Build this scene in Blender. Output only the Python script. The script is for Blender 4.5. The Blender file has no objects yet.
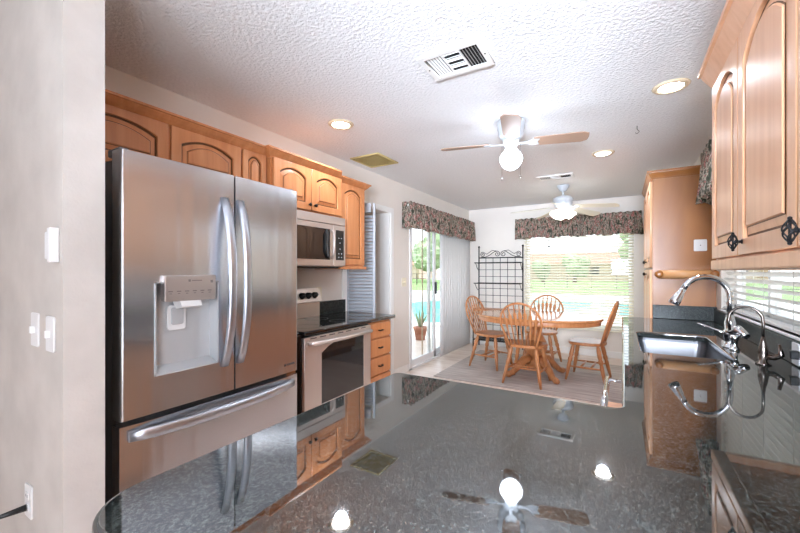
import bpy, bmesh, math, random
from mathutils import Vector, Matrix
PI = math.pi
R = math.radians
random.seed(7)
SC = bpy.context.scene
COL = SC.collection

# ------------------------------------------------------------------ camera
EYE = 1.31
XR_ = .65
F = 370.0
YAW = math.atan(222 / F)
cam = bpy.data.cameras.new('camera')
cam.sensor_width = 36
cam.lens = F / 800 * 36
cam.shift_y = 5.5 / 800
cam.clip_start = 0.02
cam.clip_end = 300
camo = bpy.data.objects.new('camera', cam)
COL.objects.link(camo)
camo.location = (0, 0, EYE)
camo.rotation_euler = (R(90), 0, YAW)
SC.camera = camo

# ------------------------------------------------------------------ world, sun, exposure
w = bpy.data.worlds.new('sky')
SC.world = w
w.use_nodes = True
nt = w.node_tree
bg = nt.nodes['Background']
tc = nt.nodes.new('ShaderNodeTexCoord')
sp = nt.nodes.new('ShaderNodeSeparateXYZ')
rp = nt.nodes.new('ShaderNodeValToRGB')
nt.links.new(tc.outputs['Generated'], sp.inputs[0])
nt.links.new(sp.outputs['Z'], rp.inputs[0])
rp.color_ramp.elements[0].position = 0.0
rp.color_ramp.elements[0].color = (1.0, .985, .96, 1)
rp.color_ramp.elements[1].position = .6
rp.color_ramp.elements[1].color = (.86, .92, 1.0, 1)
nt.links.new(rp.outputs[0], bg.inputs[0])
bg.inputs[1].default_value = 1.1

sd = bpy.data.lights.new('sun', 'SUN')
sd.energy = 1.8
sd.angle = R(.8)
sd.color = (1, .95, .87)
so = bpy.data.objects.new('sun', sd)
COL.objects.link(so)
so.location = (-20, 5, 30)

def area(name, loc, rot, sx, sy, watts, col=(1, 1, 1)):
    l = bpy.data.lights.new(name, 'AREA')
    l.shape = 'RECTANGLE'; l.size = sx; l.size_y = sy; l.energy = watts; l.color = col
    o = bpy.data.objects.new(name, l)
    COL.objects.link(o)
    o.location = loc; o.rotation_euler = rot
    return o
# unseen fill lamp added in the side opening to brighten the partition end
area('side_fill_light', (XR_ + .1, -1.2, 1.2), (R(90), 0, R(90)), 1.0, 1.8, 15, (.95, .97, 1))
# unseen fill lamp added behind the camera, brightening the far ceiling and dining end
def aim(o, target):
    o.rotation_euler = (Vector(target) - o.location).to_track_quat('-Z', 'Y').to_euler()
fl = area('far_fill_light', (.2, -1.3, 1.5), (0, 0, 0), 1.0, .6, 19, (.90, .95, 1))
aim(fl, (-1.0, 6.5, 2.25))
fl.data.spread = R(60)
fl = area('up_fill_light', (-.5, -1.1, 1.5), (R(180), 0, 0), .9, .6, 13, (.90, .95, 1))  # second added fill, facing up to lift the near ceiling

SC.view_settings.view_transform = 'Standard'
SC.view_settings.look = 'None'
SC.view_settings.exposure = 1.66
SC.view_settings.gamma = 1
SC.view_settings.use_white_balance = True
SC.view_settings.white_balance_temperature = 5850
SC.view_settings.use_curve_mapping = False
SC.cycles.use_denoising = True
SC.cycles.max_bounces = 12
SC.cycles.diffuse_bounces = 7
SC.cycles.glossy_bounces = 6
SC.cycles.transparent_max_bounces = 16
SC.cycles.sample_clamp_indirect = 6
SC.cycles.caustics_reflective = False
SC.cycles.caustics_refractive = False

# ------------------------------------------------------------------ materials
def lin(c):
    return tuple(((x / 12.92) if x <= .04045 else ((x + .055) / 1.055) ** 2.4) for x in [v / 255 for v in c]) + (1,)

def mat(name, rgb, rough=.5, metal=0, spec=.5, emit=None, es=0):
    m = bpy.data.materials.new(name)
    m.use_nodes = True
    b = m.node_tree.nodes['Principled BSDF']
    b.inputs['Base Color'].default_value = lin(rgb)
    b.inputs['Roughness'].default_value = rough
    b.inputs['Metallic'].default_value = metal
    b.inputs['Specular IOR Level'].default_value = spec
    if emit:
        b.inputs['Emission Color'].default_value = lin(emit)
        b.inputs['Emission Strength'].default_value = es
    return m

def nodes(m):
    return m.node_tree, m.node_tree.nodes['Principled BSDF']

def texmat(name, stops, scale=(1, 1, 1), kind='noise', tscale=5, detail=4, rough=.5, bump=0, bdist=.01,
           metal=0, spec=.5, dist=0, bscale=None):
    m = mat(name, (128, 128, 128), rough, metal, spec)
    t, b = nodes(m)
    co = t.nodes.new('ShaderNodeTexCoord')
    mp = t.nodes.new('ShaderNodeMapping')
    mp.inputs['Scale'].default_value = scale
    t.links.new(co.outputs['Object'], mp.inputs[0])
    if kind == 'voronoi':
        n = t.nodes.new('ShaderNodeTexVoronoi')
        n.inputs['Scale'].default_value = tscale
        out = n.outputs['Color']
        bw = t.nodes.new('ShaderNodeRGBToBW')
        t.links.new(out, bw.inputs[0])
        out = bw.outputs[0]
    else:
        n = t.nodes.new('ShaderNodeTexNoise')
        n.inputs['Scale'].default_value = tscale
        n.inputs['Detail'].default_value = detail
        n.inputs['Distortion'].default_value = dist
        out = n.outputs['Fac']
    t.links.new(mp.outputs[0], n.inputs['Vector'])
    r = t.nodes.new('ShaderNodeValToRGB')
    cr = r.color_ramp
    while len(cr.elements) < len(stops):
        cr.elements.new(.5)
    for e, (p, c) in zip(cr.elements, stops):
        e.position = p
        e.color = lin(c)
    t.links.new(out, r.inputs[0])
    t.links.new(r.outputs[0], b.inputs['Base Color'])
    if bump:
        bn = t.nodes.new('ShaderNodeBump')
        bn.inputs['Strength'].default_value = bump
        bn.inputs['Distance'].default_value = bdist
        src = out
        if bscale:
            n2 = t.nodes.new('ShaderNodeTexNoise')
            n2.inputs['Scale'].default_value = bscale
            n2.inputs['Detail'].default_value = 3
            t.links.new(co.outputs['Object'], n2.inputs['Vector'])
            src = n2.outputs['Fac']
        t.links.new(src, bn.inputs['Height'])
        t.links.new(bn.outputs[0], b.inputs['Normal'])
    return m

M = {}
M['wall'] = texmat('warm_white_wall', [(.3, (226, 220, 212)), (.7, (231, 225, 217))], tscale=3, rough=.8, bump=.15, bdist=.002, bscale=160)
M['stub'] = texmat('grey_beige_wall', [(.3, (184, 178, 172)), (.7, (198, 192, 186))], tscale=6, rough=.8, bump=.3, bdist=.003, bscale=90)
M['ceiling'] = texmat('textured_ceiling', [(.3, (230, 231, 232)), (.7, (238, 239, 240))], tscale=60, rough=.9, bump=.75, bdist=.011, bscale=58)
M['white'] = mat('white_paint', (236, 235, 232), .4)
M['whiteplastic'] = mat('white_plastic', (222, 222, 222), .4)
M['greydoor'] = mat('pale_grey_paint', (178, 183, 190), .5)
M['floor'] = texmat('pale_wood_floor', [(.3, (212, 194, 180)), (.5, (226, 210, 198)), (.7, (236, 223, 212))], (1.0, 9, 1), tscale=2.2, rough=.35)
M['floor_dark'] = M['floor']
def wood(name, a, b_, c_, scale=(14, 14, 1.1), rough=.35):
    return texmat(name, [(.25, a), (.5, b_), (.75, c_)], scale, tscale=1.6, detail=5, rough=rough, dist=.6)
M['maple'] = wood('honey_maple', (184, 116, 68), (197, 130, 80), (208, 144, 94))
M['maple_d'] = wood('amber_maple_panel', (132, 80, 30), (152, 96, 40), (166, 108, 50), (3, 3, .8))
M['maple_r'] = wood('pale_honey_maple', (214, 160, 118), (224, 172, 132), (231, 183, 145))
M['glaze'] = mat('dark_glaze', (96, 58, 22), .55)
M['oak'] = wood('oak', (168, 108, 62), (184, 124, 76), (198, 140, 92), (20, 20, 3))
M['oak_top'] = wood('oak_table_top', (168, 112, 66), (186, 130, 84), (198, 144, 98), (2, 22, 2), rough=.08)
M['black'] = mat('black_plastic', (16, 16, 17), .3)
M['iron'] = mat('black_iron', (34, 33, 35), .45, .6)
M['knob'] = mat('dark_pewter', (46, 42, 40), .35, .9)
M['chrome'] = mat('chrome', (214, 216, 220), .08, 1)
M['bronze'] = mat('dark_nickel', (112, 104, 98), .22, 1)
M['darkglass'] = mat('dark_glass', (30, 30, 31), .04, 0, .9)
M['vent_dark'] = mat('vent_dark', (18, 17, 16), .9)
M['gold'] = mat('brass_painted_grille', (206, 188, 128), .6, 0)
M['slat'] = mat('cream_blind_slat', (240, 236, 222), .45)
M['slat_w'] = mat('white_blind_slat', (240, 238, 234), .45)
M['vane'] = mat('white_vertical_vane', (240, 239, 237), .6)
M['beige_trim'] = mat('cream_trim_ring', (226, 208, 176), .4)
M['lens'] = mat('lit_lens', (255, 248, 235), .4, emit=(255, 250, 242), es=25)
M['globe'] = mat('lit_globe', (255, 250, 242), .4, emit=(246, 250, 255), es=5)
M['shade_on'] = mat('frosted_shade', (250, 240, 215), .3, emit=(255, 247, 232), es=2.2)
M['blade_beige'] = mat('washed_wood_blade', (158, 130, 110), .5)
M['blade_white'] = mat('white_blade', (232, 226, 208), .4)
M['fanwhite'] = mat('white_fan_body', (188, 193, 198), .3)
M['almond'] = mat('almond_plastic', (232, 224, 200), .45)
M['led'] = mat('button_white', (225, 228, 232), .4)
M['slidermetal'] = mat('white_vinyl', (232, 232, 232), .4)

def steel(name, rgb, rough, aniso_dir):
    m = mat(name, rgb, rough, 1)
    t, b = nodes(m)
    b.inputs['Anisotropic'].default_value = .75
    tg = t.nodes.new('ShaderNodeTangent')
    tg.direction_type = 'RADIAL'
    tg.axis = aniso_dir
    t.links.new(tg.outputs[0], b.inputs['Tangent'])
    co = t.nodes.new('ShaderNodeTexCoord'); mp = t.nodes.new('ShaderNodeMapping'); mp.inputs['Scale'].default_value = (1, 2.6, .12)
    n = t.nodes.new('ShaderNodeTexNoise'); n.inputs['Scale'].default_value = 3; n.inputs['Detail'].default_value = 2
    bn = t.nodes.new('ShaderNodeBump'); bn.inputs['Strength'].default_value = .3; bn.inputs['Distance'].default_value = .02
    t.links.new(co.outputs['Object'], mp.inputs[0]); t.links.new(mp.outputs[0], n.inputs['Vector'])
    t.links.new(n.outputs['Fac'], bn.inputs['Height']); t.links.new(bn.outputs[0], b.inputs['Normal'])
    return m
M['steel'] = steel('brushed_steel', (208, 210, 214), .24, 'Z')
M['steel_soft'] = mat('satin_steel', (206, 202, 198), .32, 1)
M['steel_handle'] = mat('polished_steel_handle', (196, 200, 208), .32, 1)
M['steel_dark'] = mat('grey_side_panel', (118, 118, 119), .45, .3)
M['steel_face'] = mat('pale_steel_enamel', (214, 203, 195), .33, .75)
M['sinksteel'] = mat('satin_sink_steel', (112, 112, 115), .42, 1)

def granite(name, rough=.035, ior=1.9):
    m = mat(name, (40, 44, 42), rough)
    t, b = nodes(m)
    b.inputs['IOR'].default_value = ior
    co = t.nodes.new('ShaderNodeTexCoord')
    n = t.nodes.new('ShaderNodeTexNoise')
    n.inputs['Scale'].default_value = 170
    n.inputs['Detail'].default_value = 4
    n.inputs['Roughness'].default_value = .8
    t.links.new(co.outputs['Object'], n.inputs['Vector'])
    v = t.nodes.new('ShaderNodeTexVoronoi')
    v.inputs['Scale'].default_value = 250
    bw = t.nodes.new('ShaderNodeRGBToBW')
    t.links.new(co.outputs['Object'], v.inputs['Vector'])
    t.links.new(v.outputs['Color'], bw.inputs[0])
    mx = t.nodes.new('ShaderNodeMath')
    mx.operation = 'MULTIPLY'
    t.links.new(bw.outputs[0], mx.inputs[0])
    t.links.new(n.outputs['Fac'], mx.inputs[1])
    r = t.nodes.new('ShaderNodeValToRGB')
    cr = r.color_ramp
    cr.elements.new(.5)
    for e, (p, c) in zip(cr.elements, [(.13, (8, 10, 10)), (.28, (40, 44, 43)), (.45, (84, 90, 86))]):
        e.position = p
        e.color = lin(c)
    t.links.new(mx.outputs[0], r.inputs[0])
    t.links.new(r.outputs[0], b.inputs['Base Color'])
    return m
M['granite'] = granite('dark_green_granite', .03, 2.6)
M['granite_b'] = granite('dark_granite_backsplash', .35, 1.3)

def valance_mat():
    m = mat('floral_fabric', (110, 100, 88), .9)
    t, b = nodes(m)
    co = t.nodes.new('ShaderNodeTexCoord')
    n = t.nodes.new('ShaderNodeTexNoise')
    n.inputs['Scale'].default_value = 22
    n.inputs['Detail'].default_value = 3
    mp = t.nodes.new('ShaderNodeMapping')
    mp.inputs['Scale'].default_value = (1.6, 1.6, .7)
    t.links.new(co.outputs['Object'], mp.inputs[0])
    t.links.new(mp.outputs[0], n.inputs['Vector'])
    r = t.nodes.new('ShaderNodeValToRGB')
    cr = r.color_ramp
    cr.interpolation = 'CONSTANT'
    st = [(0, (52, 58, 44)), (.40, (96, 88, 76)), (.46, (158, 146, 132)), (.53, (74, 74, 56)), (.57, (150, 92, 88)), (.63, (196, 176, 162)), (.68, (112, 40, 46))]
    while len(cr.elements) < len(st):
        cr.elements.new(.5)
    for e, (p, c) in zip(cr.elements, st):
        e.position = p
        e.color = lin(c)
    t.links.new(n.outputs['Fac'], r.inputs[0])
    t.links.new(r.outputs[0], b.inputs['Base Color'])
    return m
M['floral'] = valance_mat()
M['rug'] = texmat('grey_woven_rug', [(.3, (158, 148, 142)), (.5, (184, 175, 169)), (.7, (206, 199, 193))], (1.2, 14, 1), tscale=2.4, detail=6, rough=.95)
M['patio'] = texmat('patio_concrete', [(.3, (214, 206, 194)), (.7, (226, 220, 208))], tscale=2, rough=.8)
M['lawn'] = texmat('lawn', [(.3, (96, 124, 60)), (.7, (122, 148, 76))], tscale=1.2, rough=.9)
M['water'] = mat('pool_water', (96, 190, 196), .05)
M['leaf'] = texmat('foliage', [(.3, (126, 140, 104)), (.7, (168, 180, 138))], tscale=4, rough=.8)
M['trunk'] = mat('bark', (120, 96, 74), .9)
M['stucco'] = mat('tan_stucco', (196, 170, 146), .9)
M['rooftile'] = mat('clay_roof', (168, 112, 88), .8)
M['soffit'] = mat('tan_soffit', (206, 184, 158), .8)
M['patiometal'] = mat('grey_patio_metal', (92, 92, 94), .5, .3)
M['fence'] = mat('dark_fence', (86, 76, 70), .8)
M['hook'] = mat('grey_wire', (90, 90, 90), .5, .5)

def glassmat():
    m = bpy.data.materials.new('window_glass')
    m.use_nodes = True
    t = m.node_tree
    t.nodes.remove(t.nodes['Principled BSDF'])
    tr = t.nodes.new('ShaderNodeBsdfTransparent')
    tr.inputs[0].default_value = (.96, .98, .97, 1)
    gl = t.nodes.new('ShaderNodeBsdfGlossy')
    gl.inputs['Roughness'].default_value = .01
    lw = t.nodes.new('ShaderNodeLayerWeight')
    lw.inputs[0].default_value = .5
    pw = t.nodes.new('ShaderNodeMath'); pw.operation = 'POWER'; pw.inputs[1].default_value = 5
    t.links.new(lw.outputs['Facing'], pw.inputs[0])
    fr = t.nodes.new('ShaderNodeMath'); fr.operation = 'MULTIPLY_ADD'; fr.inputs[1].default_value = .8; fr.inputs[2].default_value = .05
    t.links.new(pw.outputs[0], fr.inputs[0])
    mx = t.nodes.new('ShaderNodeMixShader')
    t.links.new(fr.outputs[0], mx.inputs[0])
    t.links.new(tr.outputs[0], mx.inputs[1])
    t.links.new(gl.outputs[0], mx.inputs[2])
    t.links.new(mx.outputs[0], t.nodes['Material Output'].inputs[0])
    return m
M['glass'] = glassmat()
def translucent(m, rgb, f):
    t, b = nodes(m)
    tr = t.nodes.new('ShaderNodeBsdfTranslucent'); tr.inputs[0].default_value = lin(rgb)
    mx = t.nodes.new('ShaderNodeMixShader'); mx.inputs[0].default_value = f
    t.links.new(b.outputs[0], mx.inputs[1]); t.links.new(tr.outputs[0], mx.inputs[2])
    t.links.new(mx.outputs[0], t.nodes['Material Output'].inputs[0])
translucent(M['vane'], (235, 235, 238), .4)
translucent(M['slat'], (240, 232, 210), .3)
translucent(M['slat_w'], (238, 236, 232), .3)

# ------------------------------------------------------------------ mesh helpers
def nb():
    return bmesh.new()

def box(bm, x0, x1, y0, y1, z0, z1, bev=0, seg=2):
    if x0 > x1: x0, x1 = x1, x0
    if y0 > y1: y0, y1 = y1, y0
    if z0 > z1: z0, z1 = z1, z0
    t = bmesh.new()
    bmesh.ops.create_cube(t, size=1, matrix=Matrix.Translation(((x0 + x1) / 2, (y0 + y1) / 2, (z0 + z1) / 2)) @ Matrix.Diagonal((x1 - x0, y1 - y0, z1 - z0, 1)))
    if bev:
        bev = min(bev, .45 * min(x1 - x0, y1 - y0, z1 - z0))
        bmesh.ops.bevel(t, geom=t.edges[:], offset=bev, segments=seg, affect='EDGES', profile=.5)
    merge(bm, t)
    return bm

def merge(bm, t, mx=None):
    if mx is not None:
        bmesh.ops.transform(t, matrix=mx, verts=t.verts)
    me = bpy.data.meshes.new('tmp')
    t.to_mesh(me)
    t.free()
    bm.from_mesh(me)
    bpy.data.meshes.remove(me)

def tube(bm, pts, rad, n=10, flat=None, cap=True):
    """swept tube; rad number or list; flat=(a,b) scales of the two cross axes"""
    pts = [Vector(p) for p in pts]
    if not hasattr(rad, '__len__'):
        rad = [rad] * len(pts)
    prev = None
    rings = []
    for i, p in enumerate(pts):
        if i == 0: d = pts[1] - p
        elif i == len(pts) - 1: d = p - pts[i - 1]
        else: d = (pts[i + 1] - p).normalized() + (p - pts[i - 1]).normalized()
        d.normalize()
        if prev is None:
            a = Vector((0, 0, 1)) if abs(d.z) < .9 else Vector((0, 1, 0))
            u = d.cross(a).normalized()
        else:
            u = (prev - d * prev.dot(d)).normalized()
        v = d.cross(u).normalized()
        prev = u
        fa, fb = flat if flat else (1, 1)
        rings.append([bm.verts.new(p + (u * math.cos(2 * PI * k / n) * fa + v * math.sin(2 * PI * k / n) * fb) * rad[i]) for k in range(n)])
    for a, b in zip(rings, rings[1:]):
        for k in range(n):
            f = bm.faces.new((a[k], a[(k + 1) % n], b[(k + 1) % n], b[k]))
            f.smooth = True
    if cap:
        bm.faces.new(rings[0][::-1])
        bm.faces.new(rings[-1])
    return bm

def lathe(bm, prof, c=(0, 0, 0), n=28, smooth=True):
    """prof: list of (r, z)"""
    rings = []
    for r, z in prof:
        rings.append([bm.verts.new((c[0] + max(r, .0004) * math.cos(2 * PI * k / n), c[1] + max(r, .0004) * math.sin(2 * PI * k / n), c[2] + z)) for k in range(n)])
    for a, b in zip(rings, rings[1:]):
        for k in range(n):
            f = bm.faces.new((a[k], b[k], b[(k + 1) % n], a[(k + 1) % n]))
            f.smooth = smooth
    bm.faces.new(rings[0])
    bm.faces.new(rings[-1][::-1])
    return bm

def poly(bm, pts, ext):
    """prism from a planar polygon and an extrusion vector"""
    ext = Vector(ext)
    a = [bm.verts.new(p) for p in pts]
    b = [bm.verts.new(Vector(p) + ext) for p in pts]
    bm.faces.new(a[::-1])
    bm.faces.new(b)
    n = len(a)
    for i in range(n):
        bm.faces.new((a[i], a[(i + 1) % n], b[(i + 1) % n], b[i]))
    return bm

def plate(bm, outlines, t, bev=0, mx=None, res=2):
    """2D outlines (first outer, the others holes) -> plate from z=0 to z=t with rounded edges"""
    cu = bpy.data.curves.new('c', 'CURVE')
    cu.dimensions = '2D'
    cu.fill_mode = 'BOTH'
    for o in outlines:
        s = cu.splines.new('POLY')
        s.points.add(len(o) - 1)
        for p, q in zip(s.points, o):
            p.co = (q[0], q[1], 0, 1)
        s.use_cyclic_u = True
    cu.extrude = t / 2 - bev
    cu.bevel_depth = bev
    cu.bevel_resolution = res
    cu.offset = -bev
    ob = bpy.data.objects.new('c', cu)
    COL.objects.link(ob)
    bpy.context.view_layer.update()
    dg = bpy.context.evaluated_depsgraph_get()
    me = bpy.data.meshes.new_from_object(ob.evaluated_get(dg))
    tb = bmesh.new()
    tb.from_mesh(me)
    bpy.data.objects.remove(ob)
    bpy.data.curves.remove(cu)
    bpy.data.meshes.remove(me)
    bmesh.ops.remove_doubles(tb, verts=tb.verts, dist=1e-5)
    bmesh.ops.translate(tb, verts=tb.verts, vec=(0, 0, t / 2))
    merge(bm, tb, mx)
    return bm

def frame_mx(side, origin):
    """u,v,w -> world. side: '+x','-x','-y','+y' is the outward normal"""
    ax = {'+x': ((0, 1, 0), (0, 0, 1), (1, 0, 0)), '-x': ((0, -1, 0), (0, 0, 1), (-1, 0, 0)),
          '-y': ((1, 0, 0), (0, 0, 1), (0, -1, 0)), '+y': ((-1, 0, 0), (0, 0, 1), (0, 1, 0)),
          'up': ((1, 0, 0), (0, 1, 0), (0, 0, 1))}[side]
    m = Matrix.Identity(4)
    for c in range(3):
        for r in range(3):
            m[r][c] = ax[c][r]
    m.translation = Vector(origin)
    return m

ORG = {}
def org(o):
    while o is not None and o.name not in ORG:
        o = o.parent
    return ORG[o.name] if o is not None else Vector((0, 0, 0))

def obj(name, bm, m, parent=None, loc=None):
    me = bpy.data.meshes.new(name)
    o = bpy.data.objects.new(name, me)
    COL.objects.link(o)
    if parent is not None:
        o.parent = parent
        off = org(parent)
    else:
        if loc is None:
            c = [v.co for v in bm.verts]
            loc = (sum(v.x for v in c) / len(c), sum(v.y for v in c) / len(c), min(v.z for v in c))
        off = Vector(loc)
        o.location = off
        ORG[o.name] = off
    bmesh.ops.translate(bm, verts=bm.verts, vec=-off)
    bmesh.ops.recalc_face_normals(bm, faces=bm.faces)
    bm.to_mesh(me)
    bm.free()
    me.materials.append(M[m] if isinstance(m, str) else m)
    return o

def tag(o, label, cat, group=None):
    o['label'] = label
    o['category'] = cat
    if group:
        o['group'] = group
    return o

def thing(name, loc, label, cat, group=None):
    o = bpy.data.objects.new(name, None)
    o.empty_display_size = .1
    COL.objects.link(o)
    o.location = loc
    ORG[o.name] = Vector(loc)
    return tag(o, label, cat, group)

def struct(name, bm, m, parent=None):
    o = obj(name, bm, m, parent)
    if parent is None:
        o['kind'] = 'structure'
    return o

def bx(*a, **k):
    return box(nb(), *a, **k)

def copytree(o, parent=None):
    c = o.copy()
    COL.objects.link(c)
    if parent is not None:
        c.parent = parent
    for ch in list(o.children):
        copytree(ch, c)
    return c

def arc(cx, cy, r, a0, a1, n=8):
    return [(cx + r * math.cos(R(a0 + (a1 - a0) * i / n)), cy + r * math.sin(R(a0 + (a1 - a0) * i / n))) for i in range(n + 1)]

def rrect(x0, x1, y0, y1, r, n=5):
    return arc(x1 - r, y0 + r, r, -90, 0, n) + arc(x1 - r, y1 - r, r, 0, 90, n) + arc(x0 + r, y1 - r, r, 90, 180, n) + arc(x0 + r, y0 + r, r, 180, 270, n)

def ang(u0, u1, v0, v1, rise, n=12):
    """rectangle whose top is an arch: shoulders at v1-rise, crown at v1"""
    pts = [(u0, v0), (u1, v0)]
    if rise <= 0:
        return pts + [(u1, v1), (u0, v1)]
    for i in range(n + 1):
        t = i / n
        u = u1 + (u0 - u1) * t
        pts.append((u, v1 - rise + rise * (1 - (2 * t - 1) ** 2)))
    return pts

# ------------------------------------------------------------------ room shell
XL, XR, YB, H = -2.42, .65, 6.5, 2.44
b = bx(-4.6, XR + .15, -4.2, YB + .12, -.12, 0)
struct('floor', b, 'floor')
b = bx(-4.6, XR + .15, -4.2, YB + .12, H, H + .12)
struct('ceiling', b, 'ceiling')
# left wall with closet opening and sliding door opening
SL0, SL1, SLH = 4.27, 6.30, 2.04
CL0, CL1, CLH = 2.95, 3.80, 2.03
b = nb()
for y0, y1, z0, z1 in [(.56, CL0, 0, H), (CL0, CL1, CLH, H), (CL1, SL0, 0, H), (SL0, SL1, SLH, H), (SL1, YB, 0, H)]:
    box(b, XL - .14, XL, y0, y1, z0, z1)
struct('wall_left', b, 'wall')
# back wall with window
BW = (-1.40, .13, .43, 2.02)
b = nb()
box(b, XL - .14, BW[0], YB, YB + .14, 0, H)
box(b, BW[1], XR + .15, YB, YB + .14, 0, H)
box(b, BW[0], BW[1], YB, YB + .14, 0, BW[2])
box(b, BW[0], BW[1], YB, YB + .14, BW[3], H)
struct('wall_back', b, 'wall')
# right wall with sink window
SW = (2.2, 3.68, 1.03, 2.1)
b = nb()
box(b, XR, XR + .14, -.7, SW[0], 0, H)
box(b, XR, XR + .14, -4.2, -3.3, 0, H); box(b, XR, XR + .14, -3.3, -1.9, 0, H); box(b, XR, XR + .14, -1.9, -.7, 2.1, H)
box(b, XR, XR + .14, SW[1], YB, 0, H)
box(b, XR, XR + .14, SW[0], SW[1], 0, SW[2])
box(b, XR, XR + .14, SW[0], SW[1], SW[3], H)
struct('wall_right', b, 'wall')
# partition wall beside the fridge
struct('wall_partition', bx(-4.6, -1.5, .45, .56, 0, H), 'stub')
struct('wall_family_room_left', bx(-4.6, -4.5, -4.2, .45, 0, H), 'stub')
b = nb(); box(b, -4.5, -2.9, -4.2, -4.1, 0, H); box(b, -2.9, .5, -4.2, -4.1, 0, H); box(b, .5, XR, -4.2, -4.1, 0, H)
struct('wall_family_room_back', b, 'wall')
# closet behind the folding door
b = nb()
box(b, -3.35, -3.25, CL0 - .4, CL1 + .3, 0, H)
box(b, -3.25, XL - .14, CL0 - .1, CL0 - .02, 0, H)
box(b, -3.25, XL - .14, CL1 + .03, CL1 + .13, 0, H)
struct('wall_closet', b, 'wall')
struct('ceiling_closet', bx(-3.35, XL - .14, CL0 - .1, CL1 + .13, H, H + .05), 'wall')
# baseboards
b = nb()
box(b, XL, XL + .014, CL1 + .08, SL0 - .03, 0, .1, .004)
box(b, XL, XL + .014, SL1 + .03, YB, 0, .1, .004)
struct('baseboard_left', b, 'white')
struct('baseboard_back', bx(XL, XR, YB - .014, YB, 0, .1, .004), 'white')
b = nb()
box(b, XR - .014, XR, 4.9, YB, 0, .1, .004)
struct('baseboard_right', b, 'white')

# closet casing
b = nb()
for y0, y1, z0, z1 in [(CL0 - .06, CL0 + .005, 0, CLH + .06), (CL1 - .005, CL1 + .06, 0, CLH + .06), (CL0 + .006, CL1 - .006, CLH - .005, CLH + .06)]:
    box(b, XL, XL + .018, y0, y1, z0, z1, .004)
box(b, XL - .14, XL, CL1 - .02, CL1, 0, CLH)
box(b, XL - .14, XL, CL0, CL0 + .02, 0, CLH)
struct('trim_1', b, 'white')

# back window: frame + glass
def window(name, axis, a0, a1, z0, z1, p, mull):
    b = nb()
    def bar(u0, u1, v0, v1, t=.05):
        if axis == 'x': box(b, u0, u1, p, p + t, v0, v1, .004)
        else: box(b, p, p + t, u0, u1, v0, v1, .004)
    bar(a0, a0 + .045, z0, z1); bar(a1 - .045, a1, z0, z1)
    bar(a0, a1, z0, z0 + .045); bar(a0, a1, z1 - .045, z1)
    for m_ in mull:
        bar(m_ - .02, m_ + .02, z0, z1)
    fr = struct(name, b, 'white')
    if axis == 'x': g = bx(a0 + .04, a1 - .04, p + .02, p + .026, z0 + .04, z1 - .04)
    else: g = bx(p + .02, p + .026, a0 + .04, a1 - .04, z0 + .04, z1 - .04)
    obj('window_pane', g, 'glass', fr)
    return fr
window('window_1', 'x', BW[0], BW[1], BW[2], BW[3], YB + .08, [])
window('window_2', 'y', SW[0], SW[1], SW[2], SW[3], XR + .08, [2.94])

# sliding door
fr = nb()
for y0, y1, z0, z1 in [(SL0, SL0 + .05, 0, SLH), (SL1 - .05, SL1, 0, SLH), (SL0, SL1, SLH - .05, SLH), (SL0, SL1, 0, .03)]:
    box(fr, XL - .12, XL + .012, y0, y1, z0, z1, .004)
d = struct('door_1', fr, 'slidermetal')
def sash(y0, y1, x, nm):
    b = nb()
    box(b, x, x + .035, y0, y0 + .06, .03, SLH - .05, .004)
    box(b, x, x + .035, y1 - .06, y1, .03, SLH - .05, .004)
    box(b, x, x + .035, y0, y1, .03, .12, .004)
    box(b, x, x + .035, y0, y1, SLH - .12, SLH - .05, .004)
    s = obj(nm, b, 'slidermetal', d)
    obj('glass_pane', bx(x + .015, x + .02, y0 + .05, y1 - .05, .1, SLH - .1), 'glass', s)
    return s
s1 = sash(SL0 + .05, 5.12, XL - .05, 'sliding_panel')
sash(4.98, SL1 - .05, XL - .1, 'fixed_panel')
hb = nb(); box(hb, XL - .012, XL + .02, 5.07, 5.10, .98, 1.16, .006)
obj('pull_handle', hb, 'black', s1)
b = nb(); box(b, XL - .115, XL - .105, 4.84, 4.87, .05, 1.98, .002)
obj('screen_door_stile', b, 'soffit', d)

# ------------------------------------------------------------------ outdoors
struct('patio_floor', bx(-9, 12, YB + .14, 11.2, -.15, -.05), 'patio')
b = nb(); box(b, -16, XL - .14, -4, YB + .14, -.15, -.05); box(b, -16, -9, YB + .14, 24, -.15, -.05)
box(b, 4.5, 14, 11.2, 24, -.15, -.05); box(b, -9, 4.5, 19.3, 24, -.15, -.05); box(b, XR + .15, 6, -4, YB + .14, -.15, -.05)
struct('pool_deck', b, 'patio')
pool = [(-8.4, 11.6), (-6.3, 9.2), (-4.2, 8.0), (-3.0, 9.4), (-2.0, 12.2), (0, 12.6), (3.5, 12.8), (4.0, 15.5), (3.5, 18.6), (-3, 18.8), (-8.2, 17.5)]
def smoothpoly(p, it=3):
    for _ in range(it):
        q = []
        for i in range(len(p)):
            a, c = Vector(p[i]), Vector(p[(i + 1) % len(p)])
            q += [tuple(a * .75 + c * .25), tuple(a * .25 + c * .75)]
        p = q
    return p
pp = smoothpoly(pool, 2)
b = nb(); poly(b, [(x, y, -.06) for x, y in pp], (0, 0, .035))
o = obj('pool_water', b, 'water'); o['kind'] = 'structure'
b = nb(); box(b, -9, 4.5, 11.2, 19.3, -.15, -.062)
struct('pool_surround', b, 'patio')
b = nb(); tube(b, [(x, y, -.04) for x, y in pp + pp[:1]], .09, 8, cap=False)
struct('pool_coping', b, 'patio')
b = bx(-60, 50, 24, 62, -.15, -.04); box(b, -60, -16, -4, 24, -.15, -.04)
o = obj('lawn', b, 'lawn'); o['kind'] = 'structure'
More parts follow.
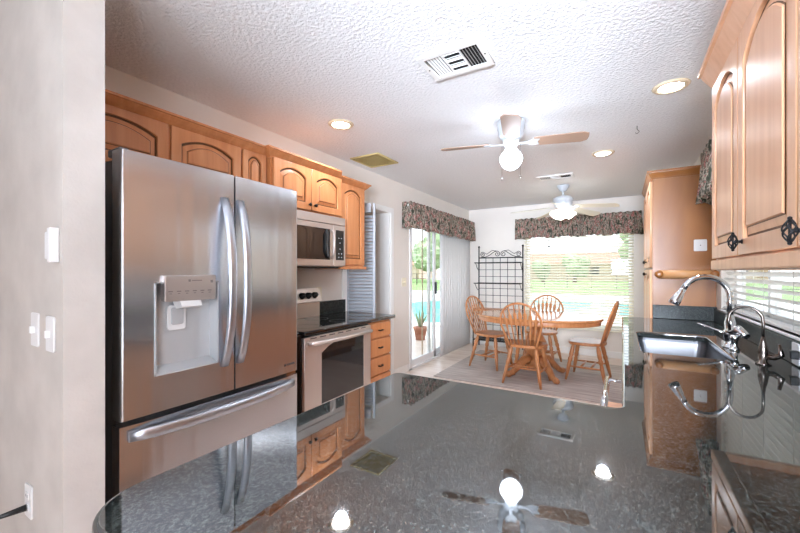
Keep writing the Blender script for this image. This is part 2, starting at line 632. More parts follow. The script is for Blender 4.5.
# fence beyond the lawn
b = nb()
for i in range(60):
    x = -58 + i * 1.8
    box(b, x, x + .07, 34, 34.07, -.05, 1.15)
for z in (.15, .6, 1.1):
    box(b, -58, 50, 34.01, 34.05, z, z + .05)
tag(obj('view_fence', b, 'fence'), 'low dark open fence across the far lawn behind the pool', 'fence')
# far wall / hedge of brown scrub and trees
def blob_tree(x, y, h, r, label, group, seed, col='leaf'):
    rnd = random.Random(seed)
    t = thing('tree', (x, y, 0), label, 'tree', group)
    b = nb(); tube(b, [(x, y, -.1), (x + .1, y, h * .35), (x, y, h * .65)], [.25, .2, .12], 8)
    obj('trunk', b, 'trunk', t)
    b = nb()
    for k in range(9):
        a = rnd.uniform(0, 2 * PI); q = rnd.uniform(0, .65) * r
        tb = bmesh.new()
        bmesh.ops.create_icosphere(tb, subdivisions=3, radius=rnd.uniform(.4, .62) * r)
        for v in tb.verts:
            v.co *= 1 + rnd.uniform(-.13, .13)
            v.co.z *= .85
        merge(b, tb, Matrix.Translation((x + q * math.cos(a), y + q * math.sin(a), h * .62 + rnd.uniform(-.25, .3) * h)))
    obj('crown', b, col, t)
    return t
trees = [(-25, 50, 7.5, 3.2, 'rounded green tree at the far left seen through the sliding door'),
         (-14, 54, 4.0, 2.0, 'green tree beyond the fence at left of the back window'),
         (-5, 50, 3.2, 1.8, 'low green tree beyond the fence in the middle of the back window'),
         (1.2, 50, 6.2, 2.6, 'tall green tree beyond the fence at right of the back window'),
         (-33, 50, 6, 3.0, 'distant green tree left of the tan house'),
         (-9, 52, 2.6, 1.5, 'small bushy tree by the far fence left of centre')]
for i, (x, y, h, r, lb) in enumerate(trees):
    blob_tree(x, y, h, r, lb, 'trees beyond the lawn', i)
def house(x, y, wd, dp, h, label):
    t = thing('house', (x, y, 0), label, 'house')
    obj('house_wall', bx(x - wd / 2, x + wd / 2, y, y + dp, -.1, h), 'stucco', t)
    b = nb()
    poly(b, [(x - wd / 2 - .5, y - .5, h), (x - wd / 2 - .5, y + dp + .5, h), (x - wd / 2 - .5, y + dp / 2, h + 1.6)], (wd + 1, 0, 0))
    obj('roof', b, 'rooftile', t)
    for k in (-.3, 0, .3):
        obj('house_window', bx(x + k * wd - .6, x + k * wd + .6, y - .04, y + .02, 1.0, 2.1), 'darkglass', t)
house(-40, 62, 14, 8, 2.7, 'distant tan house with clay roof seen through the sliding door')
house(-10, 60, 22, 8, 2.6, 'distant tan house with clay roof seen through the back window blinds')
house(9, 62, 13, 8, 2.6, 'distant tan house behind the tall tree at right')
# patio roof outside the slider
struct('patio_roof', bx(-3.2, XL - .14, 3.2, 8.4, 2.12, 2.24), 'soffit')
# neighbour wall outside the sink window
struct('garden_wall', bx(3.2, 3.4, -3, 9, -.1, 1.9), 'stucco')
# patio set
def patio_chair(x, y, a, label):
    t = thing('patio_chair', (0, 0, 0), label, 'chair', 'patio chairs by the pool')
    b = nb(); box(b, -.25, .25, -.25, .25, .40, .43, .008)
    obj('seat', b, 'patiometal', t)
    b = nb()
    tube(b, [(-.25, .25, .42), (-.25, .33, .9), (.25, .33, .9), (.25, .25, .42)], .015, 8)
    for k in range(6):
        xx = -.2 + k * .08
        tube(b, [(xx, .26, .43), (xx, .33, .89)], .007, 6)
    obj('backrest', b, 'patiometal', t)
    for sx in (-1, 1):
        for sy in (-1, 1):
            b = nb(); tube(b, [(sx * .24, sy * .24, .42), (sx * .26, sy * .27, -.05)], .015, 8)
            obj('leg', b, 'patiometal', t)
        b = nb(); tube(b, [(sx * .26, -.24, .42), (sx * .27, -.22, .64), (sx * .26, .28, .64)], .014, 8)
        obj('armrest', b, 'patiometal', t)
    t.location = (x, y, 0); t.rotation_euler = (0, 0, a)
    return t
patio_chair(-7.2, 13.6 + 5.9, .5, 'grey metal patio chair left of the patio table beyond the pool')
patio_chair(-8.9, 20.8, -.9, 'grey metal patio chair right behind the patio table')
t = thing('patio_table', (-8.6, 20, 0), 'round grey patio table standing beyond the pool between two chairs', 'table')
b = nb(); lathe(b, [(0, .70), (.55, .70), (.56, .715), (.55, .73), (0, .73)], (-8.6, 20, 0)); obj('table_top', b, 'patiometal', t)
b = nb(); lathe(b, [(.25, -.05), (.25, -.02), (.03, .02), (.03, .70)], (-8.6, 20, 0)); obj('table_base', b, 'patiometal', t)
t = thing('planter', (-3.35, 6.35, -.05), 'terracotta pot with a small plant on the patio outside the sliding door', 'planter')
b = nb(); lathe(b, [(.08, 0), (.13, .26), (.145, .26), (.145, .3), (.1, .3)], (-3.35, 6.35, -.05)); obj('pot', b, 'rooftile', t)
b = nb()
for k in range(14):
    a = k * 2.4; r = .05 + .012 * k
    tube(b, [(-3.35, 6.35, .2), (-3.35 + r * .5 * math.cos(a), 6.35 + r * .5 * math.sin(a), .38), (-3.35 + r * math.cos(a), 6.35 + r * math.sin(a), .42 + .015 * (14 - k))], [.006, .02, .002], 6, (1, .3))
obj('plant_leaves', b, 'leaf', t)

# ------------------------------------------------------------------ wall plates
def plate_thing(name, label, cat, side, o, w_, h_, m='whiteplastic', toggles=0, outlets=0, group=None):
    t = thing(name, o, label, cat, group)
    mx = frame_mx(side, o)
    b = nb(); plate(b, [rrect(-w_ / 2, w_ / 2, -h_ / 2, h_ / 2, .008)], .006, .002, mx)
    obj('cover_plate', b, m, t)
    for k in range(toggles):
        u = (k - (toggles - 1) / 2) * .046
        b = nb(); box(b, u - .005, u + .005, -.012, .012, .004, .018, .002)
        bmesh.ops.transform(b, matrix=mx, verts=b.verts)
        obj('toggle', b, m, t)
    for k in range(outlets):
        v = (k - (outlets - 1) / 2) * .04
        b = nb(); plate(b, [rrect(-.017, .017, v - .014, v + .014, .01)], .003, .001, mx @ Matrix.Translation((0, 0, .006)))
        obj('socket', b, m, t)
        b = nb()
        for s in (-1, 1):
            box(b, s * .007 - .0015, s * .007 + .0015, v - .003, v + .006, .009, .0095)
        bmesh.ops.transform(b, matrix=mx, verts=b.verts)
        obj('slot', b, 'black', t)
    return t
plate_thing('light_switch', 'white toggle switch on grey partition wall, left of the pair', 'light switch', '-y', (-1.735, .45, 1.112), .07, .115, toggles=1)
plate_thing('light_switch', 'white toggle switch on grey partition wall, nearer the wall corner', 'light switch', '-y', (-1.593, .45, 1.108), .07, .115, toggles=1)
plate_thing('wall_outlet', 'white outlet low on the grey partition wall with black cord', 'outlet', '-y', (-1.80, .45, .50), .07, .115, outlets=2)
b = nb(); tube(b, [(-1.80, .44, .48), (-1.83, .36, .47), (-1.93, .33, .455), (-2.05, .34, .40), (-2.2, .37, .30), (-2.4, .37, .0 + .004)], [.012, .006, .004, .004, .004, .004], 8)
tag(obj('power_cord', b, 'black'), 'black power cord running from the low outlet on the partition wall', 'cord')
t = thing('thermostat', (-1.59, .45, 1.395), 'white boxy wall thermostat above the two light switches', 'thermostat')
obj('housing', bx(-1.55, -1.525, .425, .45, 1.34, 1.45, .004), 'whiteplastic', t)
obj('front_cover', bx(-1.59, -1.551, .43, .45, 1.35, 1.44, .006), 'whiteplastic', t)
plate_thing('light_switch', 'almond double switch plate between closet door and sliding door', 'light switch', '+x', (XL, 4.13, 1.18), .115, .115, 'almond', toggles=2)

# ------------------------------------------------------------------ fridge
t = thing('refrigerator', (-2.0, 1.11, 0), 'stainless french door refrigerator with ice dispenser and bottom freezer', 'refrigerator')
FX = -1.63
obj('cabinet_body', bx(-2.40, FX - .085, .675, 1.545, .03, 1.76, .006), 'steel_dark', t)
obj('base_grille', bx(-2.35, FX - .07, .69, 1.53, 0, .06, .004), 'black', t)
def bowed(y0, y1, z0, z1, hole=None):
    """door with gently bowed front, edges rounded"""
    b = nb(); n = 14
    pr = []
    for i in range(n + 1):
        s = i / n; y = y0 + (y1 - y0) * s
        e = min(s, 1 - s) * (y1 - y0)
        rnd = .014 - math.sqrt(max(0, .014 ** 2 - max(0, .014 - e) ** 2))
        pr.append((FX - rnd - .007 * ((y - 1.11) / .45) ** 2, y))
    pr = [(x, y) for x, y in pr]
    ys = sorted(set([y for x, y in pr]))
    poly(b, [(x, y, z0) for x, y in pr] + [(FX - .075, y1, z0), (FX - .075, y0, z0)], (0, 0, z1 - z0))
    for f in b.faces:
        if abs(f.normal.z) < .1: f.smooth = False
    return b
GAPY = 1.140
DZ0, DZ1 = .735, 1.782
# left door with recess built around the dispenser
DP = (.778, 1.055, .883, 1.268)
b = nb()
b = bowed(.66, DP[0], DZ0, DZ1)
def slabd(y0, y1, z0, z1):
    return box(nb(), FX - .075, FX - .004, y0, y1, z0, z1)
def dface(y): return FX - .007 * ((y - 1.11) / .45) ** 2
def patch(b, y0, y1, z0, z1):
    n = 6
    pts = [(dface(y0 + (y1 - y0) * i / n), y0 + (y1 - y0) * i / n, z0) for i in range(n + 1)]
    poly(b, pts + [(FX - .075, y1, z0), (FX - .075, y0, z0)], (0, 0, z1 - z0))
b.free()
b = nb()
n = 5
pts = []
for i in range(n + 1):
    a = R(90 * i / n)
    pts.append((dface(.66) - .014 + .014 * math.sin(a), .66 + .014 - .014 * math.cos(a), DZ0))
pts += [(dface(DP[0]), DP[0], DZ0), (FX - .075, DP[0], DZ0), (FX - .075, .66, DZ0)]
poly(b, pts, (0, 0, DZ1 - DZ0))
patch(b, DP[0], DP[1], DZ0, DP[2]); patch(b, DP[0], DP[1], DP[3], DZ1)
patch(b, DP[1], GAPY - .004, DZ0, DZ1)
ld = obj('refrigerator_door', b, 'steel', t)
b = nb(); patch(b, GAPY + .004, 1.545, DZ0, DZ1)
n = 5
pts = [(dface(1.545), 1.545, DZ0)]
for i in range(n + 1):
    a = R(90 * i / n)
    pts.append((dface(1.56) - .014 + .014 * math.cos(a), 1.545 + .015 * math.sin(a), DZ0))
pts += [(FX - .075, 1.56, DZ0), (FX - .075, 1.545, DZ0)]
poly(b, pts, (0, 0, DZ1 - DZ0))
rd = obj('refrigerator_door', b, 'steel', t)
b = nb()
pts = []
for i in range(13):
    y = .66 + .9 * i / 12
    pts.append((dface(y) - (.008 if i in (0, 12) else 0), y, .10))
poly(b, pts + [(FX - .075, 1.56, .10), (FX - .075, .66, .10)], (0, 0, .612))
fd = obj('freezer_drawer', b, 'steel', t)
# dispenser
b = nb()
x0 = FX - .068
box(b, x0, x0 + .004, DP[0], DP[1], DP[2], DP[3])
box(b, x0, FX + .001, DP[0], DP[0] + .005, DP[2], DP[3]); box(b, x0, FX + .001, DP[1] - .005, DP[1], DP[2], DP[3])
box(b, x0, FX + .001, DP[0], DP[1], DP[3] - .005, DP[3])
poly(b, [(x0, DP[0], DP[2]), (FX + .001, DP[0], DP[2]), (FX + .001, DP[0], DP[2] + .006), (x0, DP[0], DP[2] + .03)], (0, DP[1] - DP[0], 0))
obj('dispenser_recess', b, mat('pale_grey_plastic', (196, 198, 200), .35, .3), ld)
b = nb(); box(b, FX - .02, FX + .016, .808, 1.032, 1.186, 1.296, .004)
obj('control_panel', b, mat('silver_panel', (196, 188, 184), .3, .8), ld)
MK = mat('faint_print', (120, 112, 110), .5)
for k in range(6):
    obj('control_mark', bx(FX + .016, FX + .0168, .822 + k * .034, .840 + k * .034, 1.226, 1.230), MK, ld)
    obj('control_mark', bx(FX + .016, FX + .0168, .826 + k * .034, .836 + k * .034, 1.217, 1.220), MK, ld)
obj('control_mark', bx(FX + .016, FX + .0168, .905, .915, 1.268, 1.278), MK, ld); obj('control_mark', bx(FX + .016, FX + .0168, .920, .965, 1.271, 1.275), MK, ld); obj('control_mark', bx(FX + .016, FX + .0168, 1.005, 1.017, 1.262, 1.274), MK, ld)
b = nb(); poly(b, [(FX - .05, .872, 1.186), (FX + .012, .872, 1.186), (FX + .012, .880, 1.160), (FX - .03, .885, 1.150), (FX - .05, .885, 1.150)], (0, .09, 0))
obj('ice_chute', b, 'whiteplastic', ld)
b = nb(); plate(b, [rrect(-.04, .04, 0, .11, .015)], .01, .003, frame_mx('+x', (FX - .062, .893, 1.055)))
obj('dispenser_paddle', b, 'whiteplastic', ld)
b = nb(); plate(b, [rrect(-.026, .026, .025, .10, .008)], .006, .002, frame_mx('+x', (FX - .052, .893, 1.055)))
obj('paddle_insert', b, mat('paddle_grey', (176, 178, 180), .4), ld)
def bow_handle(p0, p1, out, wd, par, n=16):
    """flat bowed bar between two ends, bulging out along +x"""
    p0, p1 = Vector(p0), Vector(p1)
    b = nb()
    d = (p1 - p0).normalized(); side = d.cross(Vector((1, 0, 0))).normalized()
    prev = None; rings = []
    for i in range(n + 1):
        s = i / n
        bow = out * (1 - abs(2 * s - 1) ** 2.6)
        c = p0.lerp(p1, s) + Vector((bow, 0, 0))
        hw = wd * (.5 if 0 < i < n else .42)
        th = .014
        rings.append([b.verts.new(c + side * hw * a + Vector((q, 0, 0))) for a, q in ((-1, 0), (-.75, th * .8), (0, th), (.75, th * .8), (1, 0), (0, -.004))])
    for a, c in zip(rings, rings[1:]):
        for k in range(6):
            f = b.faces.new((a[k], a[(k + 1) % 6], c[(k + 1) % 6], c[k])); f.smooth = True
    b.faces.new(rings[0]); b.faces.new(rings[-1][::-1])
    return obj('door_handle' if par is not fd else 'drawer_handle', b, 'steel_handle', par)
bow_handle((FX, 1.085, .86), (FX, 1.085, 1.665), .062, .044, ld)
bow_handle((FX, 1.168, .86), (FX, 1.168, 1.665), .062, .044, rd)
bow_handle((FX - .003, .685, .672), (FX - .003, 1.52, .672), .055, .05, fd)
b = nb(); box(b, FX - .13, FX - .03, .665, .70, 1.765, 1.795, .006)
obj('hinge_cover', bx(FX - .13, FX - .03, 1.52, 1.555, 1.765, 1.795, .006), 'steel_dark', t)
obj('hinge_cover', b, 'steel_dark', t)
b = nb(); box(b, dface(1.5) , dface(1.5) + .0015, 1.455, 1.468, .775, .789); 
for k in range(4): box(b, dface(1.5), dface(1.5) + .0015, 1.474 + k * .015, 1.485 + k * .015, .777, .787)
obj('badge', b, mat('badge_grey', (70, 66, 66), .4), rd)

# ------------------------------------------------------------------ cabinet doors
def knob_round(par, p, side, m='knob', r=.013):
    b = nb(); lathe(b, [(.005, 0), (.005, .012), (r, .016), (r, .024), (r * .6, .029), (0, .03)], n=14)
    bmesh.ops.transform(b, matrix=frame_mx(side, p), verts=b.verts)
    return obj('knob', b, m, par)
def knob_cage(par, p, side):
    """open woven diamond knob on a short stem"""
    b = nb()
    tube(b, [(0, 0, 0), (0, 0, .02)], .005, 8)
    for hand in (1, -1):
        for k in range(5):
            a0 = 2 * PI * k / 5; pts = []; rr = []
            for i in range(11):
                s = i / 10; a = a0 + hand * s * PI * .9
                r = .0135 * math.sin(PI * min(1, max(0, s * .94 + .03)))
                pts.append((r * math.cos(a), -.027 + .054 * s, .024 + r * math.sin(a)))
            tube(b, pts, .0017, 6)
    for e in (-1, 1):
        tb = bmesh.new(); bmesh.ops.create_uvsphere(tb, u_segments=8, v_segments=6, radius=.0045)
        merge(b, tb, Matrix.Translation((0, e * .028, .024)))
    tube(b, [(0, -.028, .024), (0, .028, .024)], .003, 6)
    lathe(b, [(.008, 0), (.008, .002), (.005, .004)], n=12)
    bmesh.ops.transform(b, matrix=frame_mx(side, p), verts=b.verts)
    return obj('knob', b, 'iron', par)

def panel_door(par, side, o, W_, H_, rise, m, fr=.055, name='door', th=.02):
    """raised panel door, o = world point of its lower u=0 corner on the cabinet face"""
    mx = frame_mx(side, o)
    inner = ang(fr, W_ - fr, fr, H_ - fr * .75, rise)
    b = nb()
    plate(b, [[(0, 0), (W_, 0), (W_, H_), (0, H_)], inner], th, .003, mx)
    dd = obj(name, b, m, par)
    g = nb(); box(g, fr - .004, W_ - fr + .004, fr - .004, H_ - fr * .75 + .004, .002, .007)
    bmesh.ops.transform(g, matrix=mx, verts=g.verts)
    obj('glazed_groove', g, 'glaze', dd)
    # raised field: sloped border then flat centre
    i0 = ang(fr + .010, W_ - fr - .010, fr + .010, H_ - fr * .75 - .010, rise)
    k = .034 if W_ > .3 else .024
    i1 = ang(fr + k, W_ - fr - k, fr + k, H_ - fr * .75 - k, rise)
    i2 = ang(fr + k + .004, W_ - fr - k - .004, fr + k + .004, H_ - fr * .75 - k - .004, rise)
    b = nb()
    L = []
    for pts, z in ((i0, .004), (i0, .008), (i1, .013), (i2, .019)):
        L.append([b.verts.new((u, v, z)) for u, v in pts])
    for a, c in zip(L, L[1:]):
        nn = len(a)
        for q in range(nn):
            b.faces.new((a[q], a[(q + 1) % nn], c[(q + 1) % nn], c[q]))
    b.faces.new(L[-1]); b.faces.new(L[0][::-1])
    bmesh.ops.transform(b, matrix=mx, verts=b.verts)
    obj('raised_panel', b, m, dd)
    g = nb(); plate(g, [ang(fr + k - .002, W_ - fr - k + .002, fr + k - .002, H_ - fr * .75 - k + .002, rise), i2], .0145, 0, mx)
    obj('panel_glaze_line', g, 'glaze', dd)
    return dd

def crown(par, pts, z0, h, out, m):
    """crown moulding along a plan polyline (list of (x,y), outward normals n)"""
    prof = [(0, 0), (.006, 0), (.010, .012), (.014, .014), (out * .55, h * .45), (out * .8, h * .72), (out * .82, h * .78), (out, h * .82), (out, h), (0, h)]
    b = nb(); L = []
    n = len(pts)
    for i, (x, y) in enumerate(pts):
        def nrm(a, c):
            d = Vector((c[0] - a[0], c[1] - a[1])).normalized(); return Vector((d.y, -d.x))
        if i == 0: nn = nrm(pts[0], pts[1]); sc = 1
        elif i == n - 1: nn = nrm(pts[-2], pts[-1]); sc = 1
        else:
            n1, n2 = nrm(pts[i - 1], pts[i]), nrm(pts[i], pts[i + 1]); nn = (n1 + n2).normalized(); sc = 1 / max(.3, nn.dot(n1))
        L.append([b.verts.new((x + nn.x * o_ * sc, y + nn.y * o_ * sc, z0 + z_)) for o_, z_ in prof])
    for a, c in zip(L, L[1:]):
        for k in range(len(prof)):
            b.faces.new((a[k], a[(k + 1) % len(prof)], c[(k + 1) % len(prof)], c[k]))
    b.faces.new(L[0]); b.faces.new(L[-1][::-1])
    return obj('crown_moulding', b, m, par)

# ------------------------------------------------------------------ left wall cabinets
CX = -2.135  # carcass face
t = thing('over_fridge_cabinet', (XL, 1.15, 1.83), 'honey maple wall cabinet with arched doors above the refrigerator', 'cabinet')
obj('cabinet_box', bx(XL, CX, .57, 1.735, 1.83, 2.13), 'maple', t)
panel_door(t, '+x', (CX, .585, 1.84), .493, .275, .045, 'maple')
panel_door(t, '+x', (CX, 1.094, 1.84), .432, .275, .045, 'maple')
panel_door(t, '+x', (CX, 1.54, 1.84), .185, .275, .035, 'maple', .04)
crown(t, [(CX, .565), (CX, 1.735)], 2.105, .065, .055, 'maple')

t = thing('microwave_cabinet', (XL, 2.12, 1.78), 'honey maple wall cabinet with two arched doors above the microwave', 'cabinet')
MX = -2.095
obj('cabinet_box', bx(XL, MX, 1.74, 2.50, 1.775, 2.13), 'maple', t)
d1 = panel_door(t, '+x', (MX, 1.755, 1.79), .362, .325, .045, 'maple')
d2 = panel_door(t, '+x', (MX, 2.123, 1.79), .362, .325, .045, 'maple')
knob_round(d1, (MX + .02, 2.09, 1.83), '+x'); knob_round(d2, (MX + .02, 2.15, 1.83), '+x')
crown(t, [(CX + .02, 1.74), (MX, 1.74), (MX, 2.50), (CX + .04, 2.50)], 2.105, .065, .055, 'maple')

t = thing('wall_cabinet', (XL, 2.68, 1.37), 'tall narrow honey maple wall cabinet right of the microwave', 'cabinet')
obj('cabinet_box', bx(XL, CX, 2.505, 2.875, 1.36, 2.11), 'maple', t)
panel_door(t, '+x', (CX, 2.515, 1.375), .35, .725, .045, 'maple')
crown(t, [(CX, 2.505), (CX, 2.875), (XL, 2.875)], 2.085, .065, .055, 'maple')
obj('light_rail', bx(XL, CX + .03, 2.505, 2.885, 1.335, 1.36, .004), 'maple', t)

# microwave
t = thing('microwave', (XL, 2.12, 1.35), 'stainless over the range microwave with dark window', 'microwave')
WX = -2.05
obj('housing', bx(XL, WX - .03, 1.745, 2.50, 1.355, 1.77, .004), 'steel_soft', t)
obj('underside_vent', bx(XL + .02, WX - .05, 1.77, 2.47, 1.340, 1.356), 'black', t)
dr = obj('door', bx(WX - .03, WX, 1.745, 2.345, 1.36, 1.70, .004), 'steel_face', t)
obj('window', bx(WX, WX + .003, 1.79, 2.30, 1.41, 1.66, .001), 'darkglass', dr)
obj('top_grille', bx(WX - .03, WX, 1.745, 2.50, 1.703, 1.77, .004), 'steel_face', t)
cp = obj('control_panel', bx(WX - .03, WX, 2.348, 2.50, 1.36, 1.70, .004), 'steel_face', t)
obj('display_glass', bx(WX, WX + .003, 2.375, 2.475, 1.41, 1.66, .001), 'darkglass', cp)
b = nb()
for i, z in enumerate((1.59, 1.55, 1.50, 1.46, 1.43)):
    for k in range(2 if i in (0, 3, 4) else 1):
        box(b, WX + .003, WX + .004, 2.405 + k * .035 + (.015 if i in (1, 2) else 0), 2.413 + k * .035 + (.015 if i in (1, 2) else 0), z, z + .008)
obj('buttons', b, 'led', cp)
b = nb(); tube(b, [(WX, 2.315, 1.42), (WX + .03, 2.315, 1.45), (WX + .036, 2.315, 1.535), (WX + .03, 2.315, 1.63), (WX, 2.315, 1.66)], .011, 10)
obj('door_handle', b, 'steel_face', dr)
b = nb(); tube(b, [(WX + .004, 2.262, 1.42), (WX + .010, 2.235, 1.47), (WX + .010, 2.235, 1.61), (WX + .004, 2.262, 1.655)], .014, 8, (1, .4))
obj('handle_surround', b, 'black', dr)

# range
t = thing('range', (XL, 2.12, 0), 'freestanding stainless electric range with smooth black cooktop', 'range')
GX = -1.775
obj('range_body', bx(XL + .02, GX - .03, 1.745, 2.495, .03, .885, .004), mat('range_side_black', (24, 24, 25), .35), t)
b = nb(); plate(b, [rrect(XL + .02, GX + .01, 1.742, 2.498, .02)], .026, .006, Matrix.Translation((0, 0, .892)))
obj('cooktop', b, mat('black_ceramic_glass', (12, 12, 13), .03, 0, .8), t)
b = nb()
for cx_, cy_, r in ((-1.95, 1.95, .1), (-1.95, 2.30, .08), (-2.2, 1.95, .075), (-2.2, 2.30, .1)):
    plate(b, [arc(cx_, cy_, r, 0, 350, 34), arc(cx_, cy_, r - .004, 0, 350, 34)], .0006, 0, Matrix.Translation((0, 0, .918)))
obj('burner_ring', b, mat('burner_mark', (70, 70, 72), .3), t)
OW = [(.162, .13), (.647, .13), (.647, .555), (.53, .562), (.41, .558), (.32, .545), (.23, .518), (.162, .482)]
b = nb(); plate(b, [[(0, 0), (.74, 0), (.74, .605), (0, .605)], OW], .03, .004, frame_mx('+x', (GX - .03, 1.75, .27)))
od = obj('oven_door', b, 'steel_face', t)
b = nb(); plate(b, [[(u + (.002 if u > .4 else -.002), v + (.002 if v > .3 else -.002)) for u, v in OW]], .024, 0, frame_mx('+x', (GX - .028, 1.75, .27)))
obj('oven_window', b, 'darkglass', od)
b = nb(); tube(b, [(GX, 1.785, .838), (GX + .04, 1.80, .835), (GX + .045, 2.12, .832), (GX + .04, 2.44, .835), (GX, 2.455, .838)], .015, 10)
obj('oven_handle', b, 'steel_face', od)
b = nb()
for k in range(7):
    box(b, GX - .001, GX + .0015, 1.80 + k * .093, 1.86 + k * .093, .862, .868)
obj('door_vent_slots', b, 'black', od)
obj('storage_drawer', bx(GX - .03, GX, 1.75, 2.49, .08, .262, .004), 'steel_face', t)
b = nb(); poly(b, [(XL + .02, 1.745, .915), (XL + .075, 1.745, .915), (XL + .075, 1.745, 1.04), (XL + .105, 1.745, 1.05), (XL + .07, 1.745, 1.165), (XL + .02, 1.745, 1.165)], (0, .75, 0))
bgd = obj('backguard', b, 'steel_face', t)
b = nb(); box(b, XL + .075, XL + .078, 1.75, 2.49, .925, 1.03)
obj('backguard_panel', b, 'steel_soft', bgd)
for y in (1.84, 1.94, 2.26, 2.335, 2.41):
    b = nb(); lathe(b, [(.029, 0), (.029, .006), (.023, .010), (.021, .03), (0, .031)], n=20)
    box(b, -.004, .004, -.02, .02, .02, .036, .002)
    mxk = Matrix.Translation((XL + .092, y, 1.105)) @ Matrix.Rotation(R(73), 4, 'Y')
    bmesh.ops.transform(b, matrix=mxk, verts=b.verts)
    obj('burner_knob', b, 'black', bgd)
b = nb(); box(b, -.022, .022, -.09, .09, 0, .003); bmesh.ops.transform(b, matrix=Matrix.Translation((XL + .090, 2.10, 1.108)) @ Matrix.Rotation(R(73), 4, 'Y'), verts=b.verts)
obj('clock_display', b, 'darkglass', bgd)

# base cabinets left of wall
t = thing('drawer_cabinet', (XL, 2.70, 0), 'honey maple base cabinet with three drawers beside the range', 'cabinet')
BX = -1.845
obj('cabinet_box', bx(XL, BX, 2.51, 2.885, .09, .88), 'maple', t)
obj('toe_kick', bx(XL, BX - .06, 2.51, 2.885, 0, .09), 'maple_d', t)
for z0, z1 in ((.735, .865), (.575, .722), (.415, .562), (.11, .402)):
    b = nb(); plate(b, [[(0, 0), (.355, 0), (.355, z1 - z0), (0, z1 - z0)]], .022, .008, frame_mx('+x', (BX, 2.52, z0)))
    dw_ = obj('drawer', b, 'maple', t)
    b = nb(); zc = (z0 + z1) / 2
    tube(b, [(BX + .02, 2.675, zc), (BX + .042, 2.68, zc), (BX + .044, 2.70, zc), (BX + .042, 2.72, zc), (BX + .02, 2.725, zc)], .006, 8)
    obj('drawer_pull', b, 'knob', dw_)
t = thing('filler_cabinet', (XL, 1.66, 0), 'narrow shadowed base filler between refrigerator and range', 'cabinet')
obj('cabinet_box', bx(XL, BX, 1.60, 1.735, .09, .88), 'maple', t)
obj('toe_kick', bx(XL, BX - .06, 1.60, 1.735, 0, .09), 'black', t)
def counter(y0, y1, label, bs=True):
    t = thing('countertop', (XL, (y0 + y1) / 2, .885), label, 'countertop')
    b = nb(); plate(b, [rrect(XL + .001, -1.805, y0, y1, .006, 2)], .032, .010, Matrix.Translation((0, 0, .883)), 3)
    obj('slab', b, 'granite', t)
    obj('backsplash', bx(XL, XL + .02, y0, y1, .915, 1.035, .003), 'granite_b', t)
counter(2.502, 2.93, 'small dark granite countertop over the three drawer cabinet')
counter(1.60, 1.738, 'sliver of dark granite countertop between refrigerator and range')
plate_thing('wall_outlet', 'almond outlet on the wall at the right end of the range backguard', 'outlet', '+x', (XL, 2.56, 1.11), .075, .12, 'almond', outlets=2)

# ------------------------------------------------------------------ louvered bifold door
t = thing('bifold_door', (XL, 2.98, 0), 'pale grey louvered bifold closet door folded open beside the kitchen cabinets', 'door')
pa, pb = Vector((XL - .02, 2.975, 0)), Vector((-2.175, 3.13, 0))
d = (pb - pa); Lw = d.length; d.normalize(); nrm = Vector((d.y, -d.x, 0))
for k in range(2):
    o_ = pa - nrm * (.034 * k) + Vector((0, .0, 0))
    mxp = Matrix(((d.x, 0, nrm.x, o_.x), (d.y, 0, nrm.y, o_.y), (0, 1, 0, .015), (0, 0, 0, 1)))
    b = nb()
    box(b, 0, .03, 0, 2.0, -.014, .014, .002); box(b, Lw - .022, Lw, 0, 2.0, -.014, .014, .002)
    box(b, .04, Lw - .045, 0, .12, -.013, .013); box(b, .04, Lw - .045, 1.91, 2.0, -.013, .013); box(b, .04, Lw - .045, .73, .80, -.013, .013)
    bmesh.ops.transform(b, matrix=mxp, verts=b.verts)
    pn = obj('door_panel', b, 'greydoor', t)
    b = nb()
    zz = [.14 + .034 * i for i in range(17)] + [.82 + .034 * i for i in range(32)]
    for z in zz:
        poly(b, [(.028, z, -.012), (.028, z + .004, -.012), (.028, z - .022 + .004, .012), (.028, z - .022, .012)], (Lw - .048, 0, 0))
    bmesh.ops.transform(b, matrix=mxp, verts=b.verts)
    obj('louvers', b, 'greydoor', pn)

